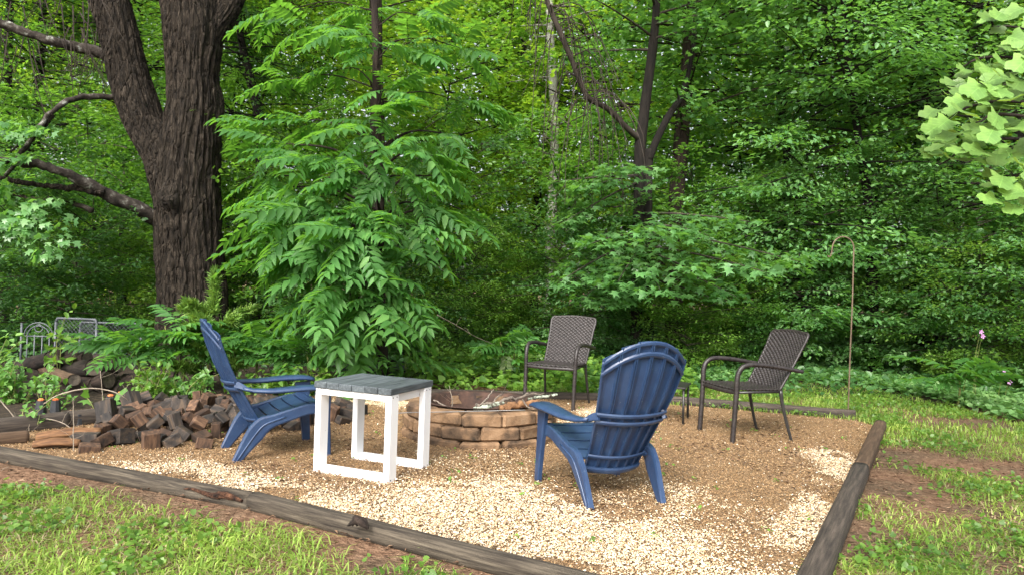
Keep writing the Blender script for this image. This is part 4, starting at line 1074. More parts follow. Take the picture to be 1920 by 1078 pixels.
# ================================================================== compound-leaf plants
def frond_mesh(seed, pairs, mat, droop=.35, ll=.25, lw=.082, name='compound_leaf'):
    """unit-length pinnate leaf along +x, upper side +z"""
    rg = np.random.default_rng(seed); Ps, Ds, Ns, Ls = [], [], [], []
    def rach(t): return np.array([t * (1 - .12 * droop * t), .03 * math.sin(3 * t + seed), .10 * t - droop * t * t])
    for i in range(pairs):
        t = .20 + .76 * i / (pairs - 1); sz = ll * (.75 + .5 * math.sin(math.pi * (.2 + .7 * i / pairs)))
        for s in (-1, 1):
            Ps.append(rach(t + .012 * s)); Ds.append((.42 + .3 * t, s * .95, -.22 - .35 * droop + rg.normal(0, .12))); Ns.append((rg.normal(0, .15), s * -.10 + rg.normal(0, .16), 1)); Ls.append(sz * rg.uniform(.88, 1.1))
    Ps.append(rach(1)); Ds.append((1, 0, -.45)); Ns.append((0, 0, 1)); Ls.append(ll)
    T6 = (np.array([(0, 0, 0), (.30, .5, .07), (.68, .34, .0), (1, 0, -.16), (.68, -.34, .0), (.30, -.5, .07), (.35, 0, -.02), (.7, 0, -.06)]), np.array([(0, 6, 1), (1, 6, 2), (6, 7, 2), (7, 3, 2), (0, 5, 6), (5, 4, 6), (6, 4, 7), (7, 4, 3)]))
    Ls = np.array(Ls); V, F = leaf_arrays(np.array(Ps), np.array(Ds), np.array(Ns), Ls, Ls * (lw / ll) * 1.15, T6)
    tv, tf = tube([rach(t) for t in np.linspace(0, 1, 8)], lerp_list([.007, .003], 8), 3, False)
    tf = np.array([[f[0], f[1], f[2]] for f in tf] + [[f[0], f[2], f[3]] for f in tf])
    V, F = join([(V, F), (tv, tf)])
    return fast_mesh(name, V, F, mat)
FR = [frond_mesh(s, p_, L_COMP, dr) for s, p_, dr in ((1, 7, .25), (2, 8, .38), (3, 7, .45), (4, 8, .15), (5, 7, .4))]
FRL = [frond_mesh(s, p_, L_COMPLT, dr) for s, p_, dr in ((6, 8, .25), (7, 9, .4))]
def frame_from(p, d, up, s):
    d = Vector(d).normalized(); up = Vector(up); y_ = up.cross(d).normalized(); z_ = d.cross(y_)
    M = Matrix((d * s, y_ * s, z_ * s)).transposed().to_4x4(); M.translation = Vector(p); return M
def whorl(tr, p, out, n, size, meshes, rngp=random, droop=0.0, spreadang=1.5, base=Vector()):
    out = Vector(out); az0 = math.atan2(out.y, out.x)
    for k in range(n):
        az = az0 + rngp.uniform(-spreadang, spreadang); el = rngp.uniform(-.25, .6) - droop
        d = Vector((math.cos(az) * math.cos(el), math.sin(az) * math.cos(el), math.sin(el)))
        up = Vector((rngp.gauss(0, .25), rngp.gauss(0, .25), 1))
        link('compound_leaf', rngp.choice(meshes), tr, frame_from(Vector(p) - base + d * .03, d, up, size * rngp.uniform(.55, 1.2)))
CB = gr(722, 712)
CB = Vector((at(720, 700, 8.9).x, 8.9, 0))
ctree = thing('compound_leaf_tree', 'leafy tree with large drooping feather-like compound leaves behind the table', 'tree', CB)
mb = MB()
P = smooth_path([np.array(at(x_, y_, d)) - np.array(CB) for x_, y_, d in ((722, 725, 8.9), (716, 640, 8.9), (712, 520, 8.95), (711, 380, 9.0), (707, 250, 9.0), (706, 120, 9.05), (700, -60, 9.1), (700, -250, 9.1))], 40)
mb.add(*tube(P, lerp_list([.085, .07, .065, .06, .055, .05, .035, .02], 40), 12, True, lambda i, th, Q: 1 + .25 * (vnoise(np.cos(th) * 3, np.sin(th) * 3, i * .6, 3) - .5)))
mb.build('trunk', M_TRUNKBR, ctree, True); mb = MB()
# tips: px, py, d, fronds, drop, size
for (px, py, d, n) in (
    (660, 500, 7.9, 9), (600, 470, 7.9, 9), (520, 430, 8.1, 8), (560, 360, 8.1, 8), (640, 400, 7.8, 9), (720, 410, 7.8, 9), (790, 420, 8.1, 8), (770, 330, 8.2, 8), (700, 330, 8.0, 8),
    (620, 300, 8.2, 8), (540, 290, 8.4, 7), (500, 350, 8.4, 7), (640, 580, 7.8, 9), (720, 560, 7.7, 9), (780, 560, 7.9, 8), (590, 550, 8.0, 6), (530, 490, 8.2, 6), (680, 640, 7.9, 7), (750, 620, 7.9, 7),
    (600, 230, 8.6, 7), (700, 230, 8.5, 7), (790, 260, 8.6, 7), (840, 330, 8.9, 6), (520, 230, 8.9, 6), (560, 150, 9.0, 6), (640, 130, 8.9, 6), (740, 150, 8.9, 6), (820, 190, 9.2, 6),
    (600, 50, 9.0, 6), (680, 20, 8.8, 7), (760, 30, 8.8, 7), (560, 20, 9.2, 5), (820, 90, 9.3, 5), (500, 270, 8.6, 6), (480, 400, 8.4, 6), (820, 290, 8.6, 6), (810, 380, 8.4, 6), (470, 330, 8.7, 5), (770, 680, 8.3, 4),
    (890, 400, 9.2, 4), (870, 250, 9.4, 4), (700, 90, 8.4, 6), (712, 170, 8.4, 6), (660, 60, 8.6, 5), (740, 90, 8.6, 5), (690, 250, 8.2, 5), (708, 300, 8.2, 6), (640, 540, 7.6, 7), (690, 440, 7.6, 7), (580, 400, 7.8, 7), (712, 470, 7.8, 7), (712, 530, 7.9, 6), (560, 440, 7.8, 7), (480, 460, 8.2, 6), (800, 470, 8.2, 5)):
    px = 655 + (px - 655) * ((.82 if px > 655 else .76) if 240 < py < 470 else (1.25 if py <= 240 else .78))
    if py <= 240: d += .4; n = n + 1
    tip = np.array(at(px, py, d)); j = int(np.argmin(np.abs((P[:, 2] + 0) - (tip[2] - .25)))); a = P[j] + np.array(CB)
    out = tip - a; mid = (a + tip) / 2 + np.array([0, 0, .12])
    mb.add(*tube(smooth_path([a - np.array(CB), mid - np.array(CB), tip - np.array(CB)], 9), lerp_list([.022, .008] if py > 240 else [.011, .005], 9), 5, False))
    whorl(ctree, tip, out, n, .64, FR if py > 40 else FRL + FR + FR, droop=.42 if py > 230 else .15, spreadang=1.8, base=CB)
mb.build('branches', M_TRUNKBR, ctree, True)['kind'] = 'stuff'

def sumac(name, label, stems, meshes=FR, size=.5, cat='plant'):
    b0_ = Vector((at(stems[0][0], stems[0][1], stems[0][4]).x, stems[0][4], 0))
    t_ = thing(name, label, cat, b0_); mb = MB()
    for (px0, py0, px1, py1, d, nf) in stems:
        f0 = at(px0, py0, d); f0.z = 0; tip = at(px1, py1, d - .1)
        Pm = smooth_path([f0 - b0_, (f0 * .5 + tip * .5) - b0_ + Vector((.03, 0, .05)), tip - b0_], 12)
        mb.add(*tube(Pm, lerp_list([.016, .008], 12), 6, False))
        for k in range(nf):
            q_ = Pm[random.randint(6, 11)]; az = random.uniform(0, 6.28) if k % 3 else random.uniform(-2.6, -.5)
            d_ = Vector((math.cos(az), math.sin(az), random.uniform(-.05, .75)))
            link('compound_leaf', random.choice(meshes), t_, frame_from(q_, d_, (random.gauss(0, .25), random.gauss(0, .25), 1), size * random.uniform(.7, 1.15)))
    mb.build('stem', M_GREENSTEM, t_, True); return t_
sumac('young_sumac', 'young sumac with fanned compound leaves between woodpile and blue chair', [(300, 745, 310, 610, 7.6, 15), (260, 745, 250, 650, 7.5, 10), (340, 745, 345, 620, 7.7, 12), (300, 745, 215, 640, 7.5, 8), (380, 745, 390, 640, 7.8, 9)])
sumac('low_sumac', 'low compound-leaf sapling between the blue chair and the pallet', [(480, 745, 470, 630, 8.1, 12), (530, 745, 520, 640, 8.1, 12), (570, 745, 575, 660, 8.0, 10), (440, 745, 430, 620, 8.2, 9)])
sumac('fern_like_plant', 'dark green fern-like plant beneath the bushes beyond the pale ground cover', [(1795, 770, 1795, 700, 8.6, 12)], size=.58)
wl = sumac('wilted_stem_plant', 'compound-leaf sapling with one hanging wilted leaf beside the wicker chair', [(940, 745, 938, 640, 9.2, 12), (950, 745, 965, 650, 9.2, 6)], size=.55)
WM = frond_mesh(9, 9, L_DEAD, .9, name='wilted_leaf')
wlf = link('wilted_leaf', WM, wl, frame_from(at(948, 655, 8.9) - wl.location, (.1, -.15, -1), (0, -1, .2), .42)); wlf['label'] = 'pale wilted hanging leaf'

# ================================================================== sweetgum with star leaves
SD = 11.2
SB = Vector((at(1200, 690, SD).x, SD, 0)); sb = np.array(SB)
sg = thing('sweetgum_tree', 'twin dark stemmed tree whose low star-leaved boughs spread behind the wicker chairs', 'tree', SB)
mb = MB()
def px_tube(mb, pts, rs, base, n=24, seg=10, cap=True):
    P = smooth_path([np.array(at(*p)) - base for p in pts], n)
    mb.add(*tube(P, lerp_list(rs, n), seg, cap, lambda i, th, Q: 1 + .22 * (vnoise(np.cos(th) * 3, np.sin(th) * 3, i * .5, 3) - .5))); return P
px_tube(mb, [(1195, 720, SD), (1194, 600, SD), (1194, 480, SD), (1198, 380, SD), (1200, 280, SD), (1212, 180, SD), (1225, 80, SD), (1235, -60, SD), (1240, -250, SD)], [.12, .095, .09, .09, .085, .08, .07, .05, .03], sb, 44)
mb.build('trunk', M_TRUNK, sg, True); mb = MB()
px_tube(mb, [(1222, 700, SD + .1), (1216, 560, SD + .1), (1214, 440, SD), (1216, 330, SD), (1216, 280, SD)], [.085, .075, .07, .068, .065], sb)
mb.build('trunk', M_TRUNK, sg, True); mb = MB()
px_tube(mb, [(1216, 300, SD), (1232, 262, SD), (1255, 215, SD), (1280, 175, SD + .2), (1300, 90, SD + .3), (1312, -40, SD + .4)], [.065, .06, .055, .045, .035, .02], sb)
mb.build('limb', M_TRUNK, sg, True)
mb = MB()
PL = px_tube(mb, [(1200, 262, SD), (1175, 240, SD - .2), (1140, 205, SD - .4), (1100, 180, SD - .6), (1075, 120, SD - .8), (1050, 60, SD - 1), (1025, 0, SD - 1.1), (1000, -90, SD - 1.2)], [.05, .045, .042, .04, .042, .04, .035, .03], sb, 36, 8)
for k in range(46):
    i = random.randrange(12, 36); p = PL[i]; L = random.uniform(.5, 2.0)
    dx = random.uniform(-.5, .9)
    Q = smooth_path([p, p + np.array([dx * .6, random.uniform(-.3, .3), .12 - L * .1]), p + np.array([dx, random.uniform(-.4, .4), -L * .5]), p + np.array([dx * 1.15, random.uniform(-.4, .4), -L])], 10)
    mb.add(*tube(Q, lerp_list([.011, .0035], 10), 4, False))
    for q_ in range(2):
        j = random.randrange(3, 9); e = Q[j] + np.array([random.uniform(-.2, .2), 0, -random.uniform(.1, .4)])
        mb.add(*tube([Q[j], e], [.005, .0025], 4, False))
dl = mb.build('dead_limb', M_TWIG, sg, True); dl['label'] = 'bare dead limb with hanging twigs'
rng = np.random.default_rng(5)
parts = []; mbw = MB(); star_pts = []
def sg_bough(q0, q1, n, leaf=.125, spread=.42, near=False):
    q1 = (q1[0], q1[1] - (35 if q1[1] > 420 else 0), q1[2])
    p0, p1 = np.array(at(*q0)) - sb, np.array(at(*q1)) - sb
    lP, lD, lN, B = bough_pts(p0, p1, spread, n, rng, .12, .028, .27)
    ls = leaf * rng.uniform(.7, 1.2, n)
    (star_pts if near else parts).append((lP, lD, lN, ls))
    mbw.add(*tube(B, lerp_list([.022, .005], 7), 5, False))
for q0, q1, n in (((1200, 430, SD), (1500, 500, 9.4), 150), ((1200, 400, SD), (1420, 430, 9.3), 150), ((1205, 420, SD), (1330, 420, 9.2), 130), ((1200, 430, SD), (1230, 450, 9.0), 130), ((1195, 440, SD), (1110, 470, 9.3), 120), ((1195, 450, SD), (1055, 540, 9.7), 110),
                  ((1200, 470, SD), (1300, 520, 9.0), 140), ((1200, 460, SD), (1440, 520, 9.1), 130), ((1200, 470, SD), (1160, 540, 9.2), 110), ((1200, 480, SD), (1240, 560, 9.2), 110), ((1200, 480, SD), (1380, 570, 9.5), 110), ((1195, 480, SD), (1090, 580, 9.9), 100)):
    sg_bough(q0, q1, n, near=True)
for q0, q1, n in (((1200, 520, SD), (1330, 575, 9.7), 120), ((1200, 520, SD), (1130, 590, 9.9), 100),
                  ((1200, 330, SD), (1090, 340, 10), 130), ((1200, 340, SD), (1060, 400, 10.2), 130), ((1200, 320, SD), (1150, 300, 9.8), 120), ((1190, 330, SD), (1030, 330, 10.6), 110)):
    sg_bough(q0, q1, n)
for k in range(34):
    z = rng.uniform(-420, 120); x0 = 1215 + (150 - z) * .08
    s0 = at(x0, z, SD); az = rng.uniform(0, 6.28); L = rng.uniform(1, 2.2)
    p0 = np.array(s0) - sb; p1 = p0 + np.array([math.cos(az) * L, math.sin(az) * L, rng.uniform(-.1, .7)])
    lP, lD, lN, B = bough_pts(p0, p1, .42, 110, rng, .14, .05, .4); parts.append((lP, lD, lN, .105 * rng.uniform(.7, 1.2, 110)))
    mbw.add(*tube(B, lerp_list([.022, .005], 7), 5, False))
mbw.build('bough_twigs', M_TWIG, sg, True)['kind'] = 'stuff'
sp = [np.concatenate([q[i] for q in star_pts]) for i in range(4)]
order = np.argsort(np.linalg.norm(sp[0] + sb - np.array([0, 0, 1.24]), axis=1))
sel, rest = order[:300], order[300:]
starm = []
for k in range(4):
    T, F = STAR; V = T * np.array([1, 1.05, 1]); V = V + np.random.default_rng(k).normal(0, .025, V.shape)
    starm.append(fast_mesh('star_leaf', V, F, L_SWEET))
for i in sel: link('star_leaf', starm[i % 4], sg, frame_from(sp[0][i], sp[1][i], sp[2][i], sp[3][i] * 1.1))
lv = [leaf_arrays(sp[0][rest], sp[1][rest], sp[2][rest], sp[3][rest], sp[3][rest] * 1.05, STAR)]
for (lP, lD, lN, ls) in parts: lv.append(leaf_arrays(lP, lD, lN, ls, ls * 1.05, STAR))
V, F = join(lv); link('crown', fast_mesh('crown', V, F, L_SWEET), sg)['kind'] = 'stuff'

# ================================================================== pale big-leaved bough overhead
TD = 3.3
TBs = Vector((3.75, 3.6, 0)); tb = np.array(TBs)
tl = thing('tulip_tree', 'pale tree whose large light green lobed leaves hang into the upper corner', 'tree', TBs)
def tulip_mesh(seed):
    rg = np.random.default_rng(seed)
    half = [(x_, y_) for x_, y_ in TULIP_O]
    out = half + [(x_, -y_) for x_, y_ in half[-2:0:-1]]
    V = [(.42, 0, .015)] + [(x_, y_ * 1.0, .26 * abs(y_) - .16 * x_ * x_ + rg.normal(0, .018)) for x_, y_ in out]; n = len(out)
    Fs = [(0, 1 + i, 1 + (i + 1) % n) for i in range(n)]
    sv, sf = tube([(-.62, .0, .16), (-.3, 0, .05), (0, 0, 0), (.42, 0, .012)], [.012, .011, .010, .006], 3, False)
    sf = np.array([[f[0], f[1], f[2]] for f in sf] + [[f[0], f[2], f[3]] for f in sf])
    Vj, Fj = join([(np.array(V), np.array(Fs)), (sv, sf)])
    return fast_mesh('large_leaf', Vj, Fj, L_TULIP)
TM = [tulip_mesh(s) for s in range(5)]
mb = MB()
mb.add(*tube(smooth_path([(0, 0, -.1), (.02, 0, 1), (-.03, .02, 2.2), (0, 0, 3.6), (.05, 0, 5)], 24), lerp_list([.12, .1, .09, .08, .05], 24), 12))
mb.build('trunk', M_TRUNKBR, tl, True)
mb = MB()
def tbranch(q0, q1, mids=()):
    P = smooth_path([np.array(q0)] + [np.array(at(*m_)) - tb for m_ in mids] + [np.array(at(*q1)) - tb], 14)
    mb.add(*tube(P, lerp_list([.012, .003], 14), 6, False)); return P
brs = [tbranch((0, 0, 2.1), (1740, 250, 3.2), ((1900, 190, 3.3),)), tbranch((0, 0, 2.3), (1790, 130, 3.3), ((1910, 110, 3.4),)), tbranch((0, 0, 2.0), (1760, 310, 3.05), ((1900, 260, 3.1),)),
       tbranch((0, 0, 2.4), (1860, 50, 3.4), ((1950, 60, 3.5),)), tbranch((0, 0, 1.75), (1880, 350, 2.9), ((1960, 330, 3.0),)), tbranch((0, 0, 2.0), (1830, 230, 2.9), ((1930, 220, 3.0),)), tbranch((0, 0, 2.2), (1880, 160, 2.95), ((1960, 160, 3.1),))]
mb.build('branches', M_TRUNKBR, tl, True)['kind'] = 'stuff'
for (px, py, d, sz) in [(1745, 205, 3.2, .13), (1770, 180, 3.2, .12), (1732, 265, 3.1, .14), (1755, 285, 3.1, .14), (1770, 225, 3.0, .15), (1800, 130, 3.3, .12), (1790, 165, 3.2, .13), (1820, 185, 3.0, .15), (1835, 160, 3.0, .16), (1850, 35, 3.4, .13), (1845, 60, 3.4, .10), (1880, 70, 3.3, .14),
    (1900, 95, 3.2, .16), (1870, 115, 3.2, .13), (1845, 125, 3.2, .14), (1905, 45, 3.4, .15), (1800, 215, 2.9, .15), (1830, 240, 2.9, .13), (1860, 215, 2.9, .15), (1885, 190, 2.9, .15), (1800, 280, 2.9, .15), (1780, 300, 3.0, .13), (1835, 285, 2.85, .14), (1860, 270, 2.85, .13), (1890, 240, 2.9, .15), (1910, 200, 2.9, .16),
    (1905, 150, 3.0, .15), (1880, 145, 3.1, .14), (1915, 290, 2.9, .14), (1870, 330, 2.85, .14), (1895, 335, 2.85, .13), (1860, 375, 2.85, .13), (1895, 385, 2.85, .14), (1915, 360, 2.8, .13), (1920, 110, 3.0, .15), (1780, 250, 3.0, .14), (1815, 255, 3.0, .13), (1750, 235, 3.1, .13), (1825, 105, 3.3, .12), (1865, 85, 3.3, .13), (1925, 250, 2.9, .15), (1930, 20, 3.3, .15),
    (1950, 80, 3.2, .15), (1950, 180, 3.0, .15), (1960, 280, 2.9, .15), (1945, 340, 2.9, .14), (1800, 190, 3.1, .14), (1760, 262, 3.2, .13), (1845, 200, 3.1, .14), (1870, 240, 3.1, .14), (1810, 300, 3.05, .12), (1840, 175, 3.2, .13), (1890, 120, 3.3, .14), (1890, 275, 3.0, .14), (1850, 300, 3.0, .12)]:
    a = random.uniform(-2.9, -1.6) if random.random() < .6 else random.uniform(-3.4, -.6)
    d_ = Vector((math.cos(a), math.sin(a) * .8, random.uniform(-.6, .05)))
    up = Vector((random.gauss(-.15, .45), random.gauss(-.9, .4), 1))
    link('large_leaf', random.choice(TM), tl, frame_from(at(px + 10, py, d) - TBs, d_, up, sz * random.uniform(.58, .8)))
    a = random.uniform(-3.4, -.9)
    link('large_leaf', random.choice(TM), tl, frame_from(at(px + random.uniform(-8, 45), py + random.uniform(-30, 25), d + random.uniform(-.1, .35)) - TBs, Vector((math.cos(a), math.sin(a) * .8, random.uniform(-.7, -.05))), Vector((random.gauss(0, .45), random.gauss(-.8, .45), 1)), sz * random.uniform(.5, .78)))
rng = np.random.default_rng(77); parts = []
for k in range(30):
    p0 = np.array([0, 0, rng.uniform(3.4, 5)]); az = rng.uniform(-1.2, 1.2); L = rng.uniform(.8, 1.6)
    p1 = p0 + np.array([math.cos(az) * L, math.sin(az) * L, rng.uniform(0, .5)])
    lP, lD, lN, B = bough_pts(p0, p1, .4, 40, rng); parts.append(leaf_arrays(lP, lD, lN, np.full(40, .14), np.full(40, .14), MAPLE))
V, F = join(parts); link('crown', fast_mesh('crown', V, F, L_TULIP), tl)['kind'] = 'stuff'

# ================================================================== the wood behind
proto('maple', 101, 11.5, .13, 1.6, 84, 2.6, .105, 165, MAPLE, L_MID, M_TRUNK, lw=.95, tilt=.26, thick=.03, spread=.5)
proto('beech', 102, 10.5, .12, 1.0, 100, 2.4, .085, 210, DIAM, L_MID, M_TRUNK, lw=.62, tilt=.3, thick=.035, spread=.5)
proto('loose', 103, 12.5, .15, 2.4, 75, 2.9, .13, 110, OVAL, L_YEL, M_TRUNKBR, lw=.6)
proto('dogwood', 104, 7.5, .09, .8, 110, 2.2, .082, 150, OVAL, L_SHEEN, M_TRUNK, lw=.6, rise=.08, sag=.22, tilt=.24, thick=.028, spread=.5)
proto('tall', 105, 15, .17, 4.5, 80, 2.8, .12, 120, MAPLE, L_MID, M_TRUNKBR, lw=.95)
proto('shrub', 106, 2.3, .022, .15, 60, 1.0, .06, 130, OVAL, L_DARK, M_TWIG, lw=.6, stems=5, rise=.35, spread=.5)
proto('shrub_fine', 107, 1.9, .018, .1, 64, .9, .042, 190, DIAM, L_MID, M_TWIG, lw=.7, stems=6, rise=.35, spread=.5)
proto('shrub_tall', 108, 3.6, .03, .3, 70, 1.25, .075, 120, OVAL, L_DARK, M_TWIG, lw=.6, stems=4, rise=.3, spread=.48)

def wx(px, d): return at(px, 539, d).x
# (proto, px, d, rz, scale, leaf material, label)
NAMED = [
    ('maple', 250, 15.0, .3, 1.0, L_MID, 'bushy tree standing behind the fork of the massive trunk'),
    ('beech', 60, 14.0, 1.3, 1.05, L_DARK, 'dark fine-leaved tree behind the lichened low limbs'),
    ('maple', -120, 13.0, 2.2, 1.0, L_MID, 'tree with drooping foliage at the woodpile edge of the wood'),
    ('loose', 130, 19.0, .8, 1.15, L_YEL, 'yellow-green tree seen through the dead hanging twigs'),
    ('beech', 480, 14.5, 4.1, 1.0, L_MID, 'slender tree between the massive trunk and the feather-leaved tree'),
    ('loose', 560, 19.0, 2.0, 1.15, L_YEL, 'light yellow-green tree above the feather-leaved tree'),
    ('dogwood', 430, 12.5, 1.0, .95, L_DARK, 'low dark tree in the shade beside the massive trunk'),
    ('maple', 830, 15.5, 3.7, 1.05, L_MID, 'tree just behind the feather-leaved tree toward the pale trunk'),
    ('loose', 900, 18.5, 5.0, 1.15, L_YEL, 'bright yellow-green tree glowing between feather-leaved tree and pale trunk'),
    ('beech', 1000, 20.0, 1.7, 1.2, L_MID, 'fine-leaved tree behind the pale straight trunk'),
    ('loose', 1130, 17.0, .5, 1.15, L_YEL, 'light green tree behind the bare dead limb'),
    ('maple', 1390, 13.6, 2.9, 1.0, L_SHEEN, 'grey-green tree spreading above the side-on wicker chair'),
    ('dogwood', 1500, 11.6, 4.5, 1.15, L_SHEEN, 'layered grey-green tree behind the hook pole'),
    ('beech', 1560, 14.5, .9, 1.05, L_MID, 'fine-leaved tree rising behind the crook of the hook pole'),
    ('maple', 1680, 13.0, 5.6, 1.05, L_MID, 'dark dense tree beside the ivy-clad trunk'),
    ('dogwood', 1850, 10.8, 2.4, 1.05, L_SHEEN, 'small spreading tree below the pale big-leaved bough'),
    ('beech', 1900, 13.5, 3.2, 1.05, L_MID, 'dark fine-leaved tree at the pale bough end of the wood'),
    ('maple', 2080, 11.5, 1.1, 1.0, L_SHEEN, 'shady tree past the pale big-leaved bough'),
    ('loose', 1700, 18.0, 2.8, 1.1, L_YEL, 'yellow-green tree glimpsed beyond the ivy-clad trunk'),
    ('loose', 1480, 19.5, .2, 1.2, L_YEL, 'light green tree deep behind the layered grey-green tree'),
]
for key, px, d, rz_, s, lm, lb in NAMED:
    plant_tree(key, 'woodland_tree', lb, 'tree', (wx(px, d), d, 0), rz_, s, None, lm)
for k in range(26):
    d = random.uniform(20, 32); px = -160 + 2240 * ((k * .618 + .13) % 1)
    key = random.choice(('tall', 'loose', 'maple', 'beech'))
    plant_tree(key, 'woodland_tree', 'distant leafy tree deep in the wood', 'tree', (wx(px, d), d, 0), random.uniform(0, 6.28), random.uniform(1.25, 1.6), 'distant trees deep in the wood', random.choice((L_YEL, L_MID, L_YEL, L_MID)))

# trunks one can pick out, each with its own high crown
def trunk_tree(label, pts, rs, mat, crown=(12, 1.4, L_MID, DIAM, .09), seed=0, ivy=0):
    base = Vector((at(*pts[0]).x, pts[0][2], 0)); nb_ = np.array(base)
    t_ = thing('woodland_tree', label, 'tree', base); mb = MB()
    p0_ = np.array(at(*pts[0])); p0_[2] = -.1
    P = smooth_path([p0_ - nb_] + [np.array(at(*p)) - nb_ for p in pts[1:]], 36)
    mb.add(*tube(P, lerp_list(rs, 36), 12, True, lambda i, th, Q: 1 + .2 * (vnoise(np.cos(th) * 3, np.sin(th) * 3, i * .6, seed) - .5)))
    mb.build('trunk', mat, t_, True); mb = MB()
    rg = np.random.default_rng(seed + 50); parts = []
    n, L, lm, tm, lf = crown
    for k in range(n):
        i = rg.integers(18, 36); az = rg.uniform(0, 6.28); l_ = L * rg.uniform(.6, 1.2); p1 = P[i] + np.array([math.cos(az) * l_, math.sin(az) * l_, rg.uniform(-.1, .5) * l_])
        lP, lD, lN, B = bough_pts(P[i], p1, .45, 110, rg, .15, .06); ls = lf * rg.uniform(.7, 1.2, 110)
        parts.append(leaf_arrays(lP, lD, lN, ls, ls * (.95 if tm is MAPLE else .62), tm)); mb.add(*tube(B, lerp_list([.02, .005], 7), 4, False))
    mb.build('branches', mat, t_)['kind'] = 'stuff'
    V, F = join(parts); link('crown', fast_mesh('crown', V, F, lm), t_)
    if ivy:
        i = rg.integers(0, 34, ivy); a = rg.uniform(0, 6.28, ivy); rr_ = lerp_list(rs, 36)[i] * rg.uniform(1, 1.5, ivy)
        Q = P[i] + (P[i + 1] - P[i]) * rg.uniform(0, 1, (ivy, 1)) + np.stack([np.cos(a) * rr_, np.sin(a) * rr_, 0 * a], 1)
        D = np.stack([np.cos(a) * .5, np.sin(a) * .5, -np.ones(ivy)], 1) + rg.normal(0, .3, (ivy, 3)); N = np.stack([np.cos(a), np.sin(a), .6 + 0 * a], 1) + rg.normal(0, .3, (ivy, 3))
        ls = .085 * rg.uniform(.6, 1.2, ivy); V, F = leaf_arrays(Q, D, N, ls, ls * .9, HEART); link('ivy', fast_mesh('ivy', V, F, L_DARK), t_)['kind'] = 'stuff'
    return t_
trunk_tree('straight tree with pale grey bark in the middle of the wood', [(1028, 610, 16), (1030, 500, 16), (1036, 380, 16), (1040, 250, 16), (1036, 140, 16), (1030, 20, 16), (1030, -150, 16)], [.13, .11, .105, .10, .095, .085, .06], M_TRUNKPALE, (16, 1.8, L_YEL, MAPLE, .11), 1)
trunk_tree('dark trunk with a leaning fork beside the twin dark stems', [(1262, 660, 12.4), (1266, 520, 12.4), (1268, 390, 12.4), (1278, 250, 12.4), (1290, 120, 12.4), (1300, 0, 12.4), (1308, -200, 12.4)], [.16, .145, .135, .13, .12, .11, .08], M_TRUNKBR, (44, 2.0, L_SHEEN, MAPLE, .11), 2)
trunk_tree('thick ivy-clad trunk near the pale big-leaved bough', [(1742, 690, 12.2), (1744, 540, 12.2), (1742, 380, 12.2), (1740, 220, 12.2), (1738, 80, 12.2), (1736, -60, 12.2), (1735, -260, 12.2)], [.26, .24, .22, .21, .2, .19, .15], M_TRUNK, (14, 1.8, L_DARK, MAPLE, .10), 3, 4200)
trunk_tree('reddish brown trunk just beyond the ivy-clad one', [(1782, 690, 13), (1786, 560, 13), (1788, 420, 13), (1786, 280, 13), (1784, 100, 13), (1782, -120, 13)], [.13, .12, .11, .105, .1, .08], M_TRUNKBR, (12, 1.5, L_DARK, DIAM, .09), 4)
trunk_tree('bent dark trunk with forked top between massive trunk and feather-leaved tree', [(500, 680, 13), (494, 500, 13), (490, 380, 13), (488, 240, 13), (470, 150, 13), (450, 60, 13), (440, -90, 13)], [.13, .11, .1, .095, .08, .06, .05], M_TRUNK, (10, 1.5, L_MID, DIAM, .09), 5)
trunk_tree('brown trunk rising behind the feather-leaved tree', [(700, 660, 12.5), (704, 500, 12.5), (708, 300, 12.5), (706, 150, 12.5), (704, 20, 12.5), (702, -160, 12.5)], [.14, .13, .12, .115, .11, .08], M_TRUNKBR, (16, 1.7, L_YEL, MAPLE, .1), 6)
trunk_tree('layered grey-green tree rising between hook pole and ivy-clad trunk', [(1640, 690, 11.6), (1636, 540, 11.6), (1630, 400, 11.6), (1610, 260, 11.4), (1590, 120, 11.2), (1580, -20, 11), (1575, -160, 11)], [.09, .08, .07, .06, .05, .035, .02], M_TRUNK, (30, 2.0, L_SHEEN, OVAL, .095), 41)
for j, (px, lb) in enumerate(((52, 'slim black trunk under the lichened low limb'), (4, 'dark trunk at the outer edge of the wood by the woodpile'), (228, 'thin dark trunk framed by the massive fork and low limb'),
        (922, 'slim trunk in the gap beyond the wilted sapling'), (962, 'leaning slim trunk next to the gap in the wood'), (1000, 'dark slim trunk close to the pale trunk'), (1470, 'dark trunk behind the layered grey-green tree'), (1635, 'dark trunk behind the hook pole'), (1905, 'dark trunk at the shady end of the wood'))):
    d = (15, 14, 17, 20, 21, 18, 13.5, 13, 11.5)[j]
    x_ = (px, px + random.uniform(-14, 14), px + random.uniform(-25, 25))
    trunk_tree(lb, [(x_[0], 620, d), (x_[0] + 2, 480, d), (x_[1], 330, d), (x_[2], 150, d), (x_[2] + 8, -60, d)], [.13, .11, .10, .085, .06], M_TRUNK, (9, 1.6, random.choice((L_MID, L_YEL)), DIAM, .1), 20 + j)

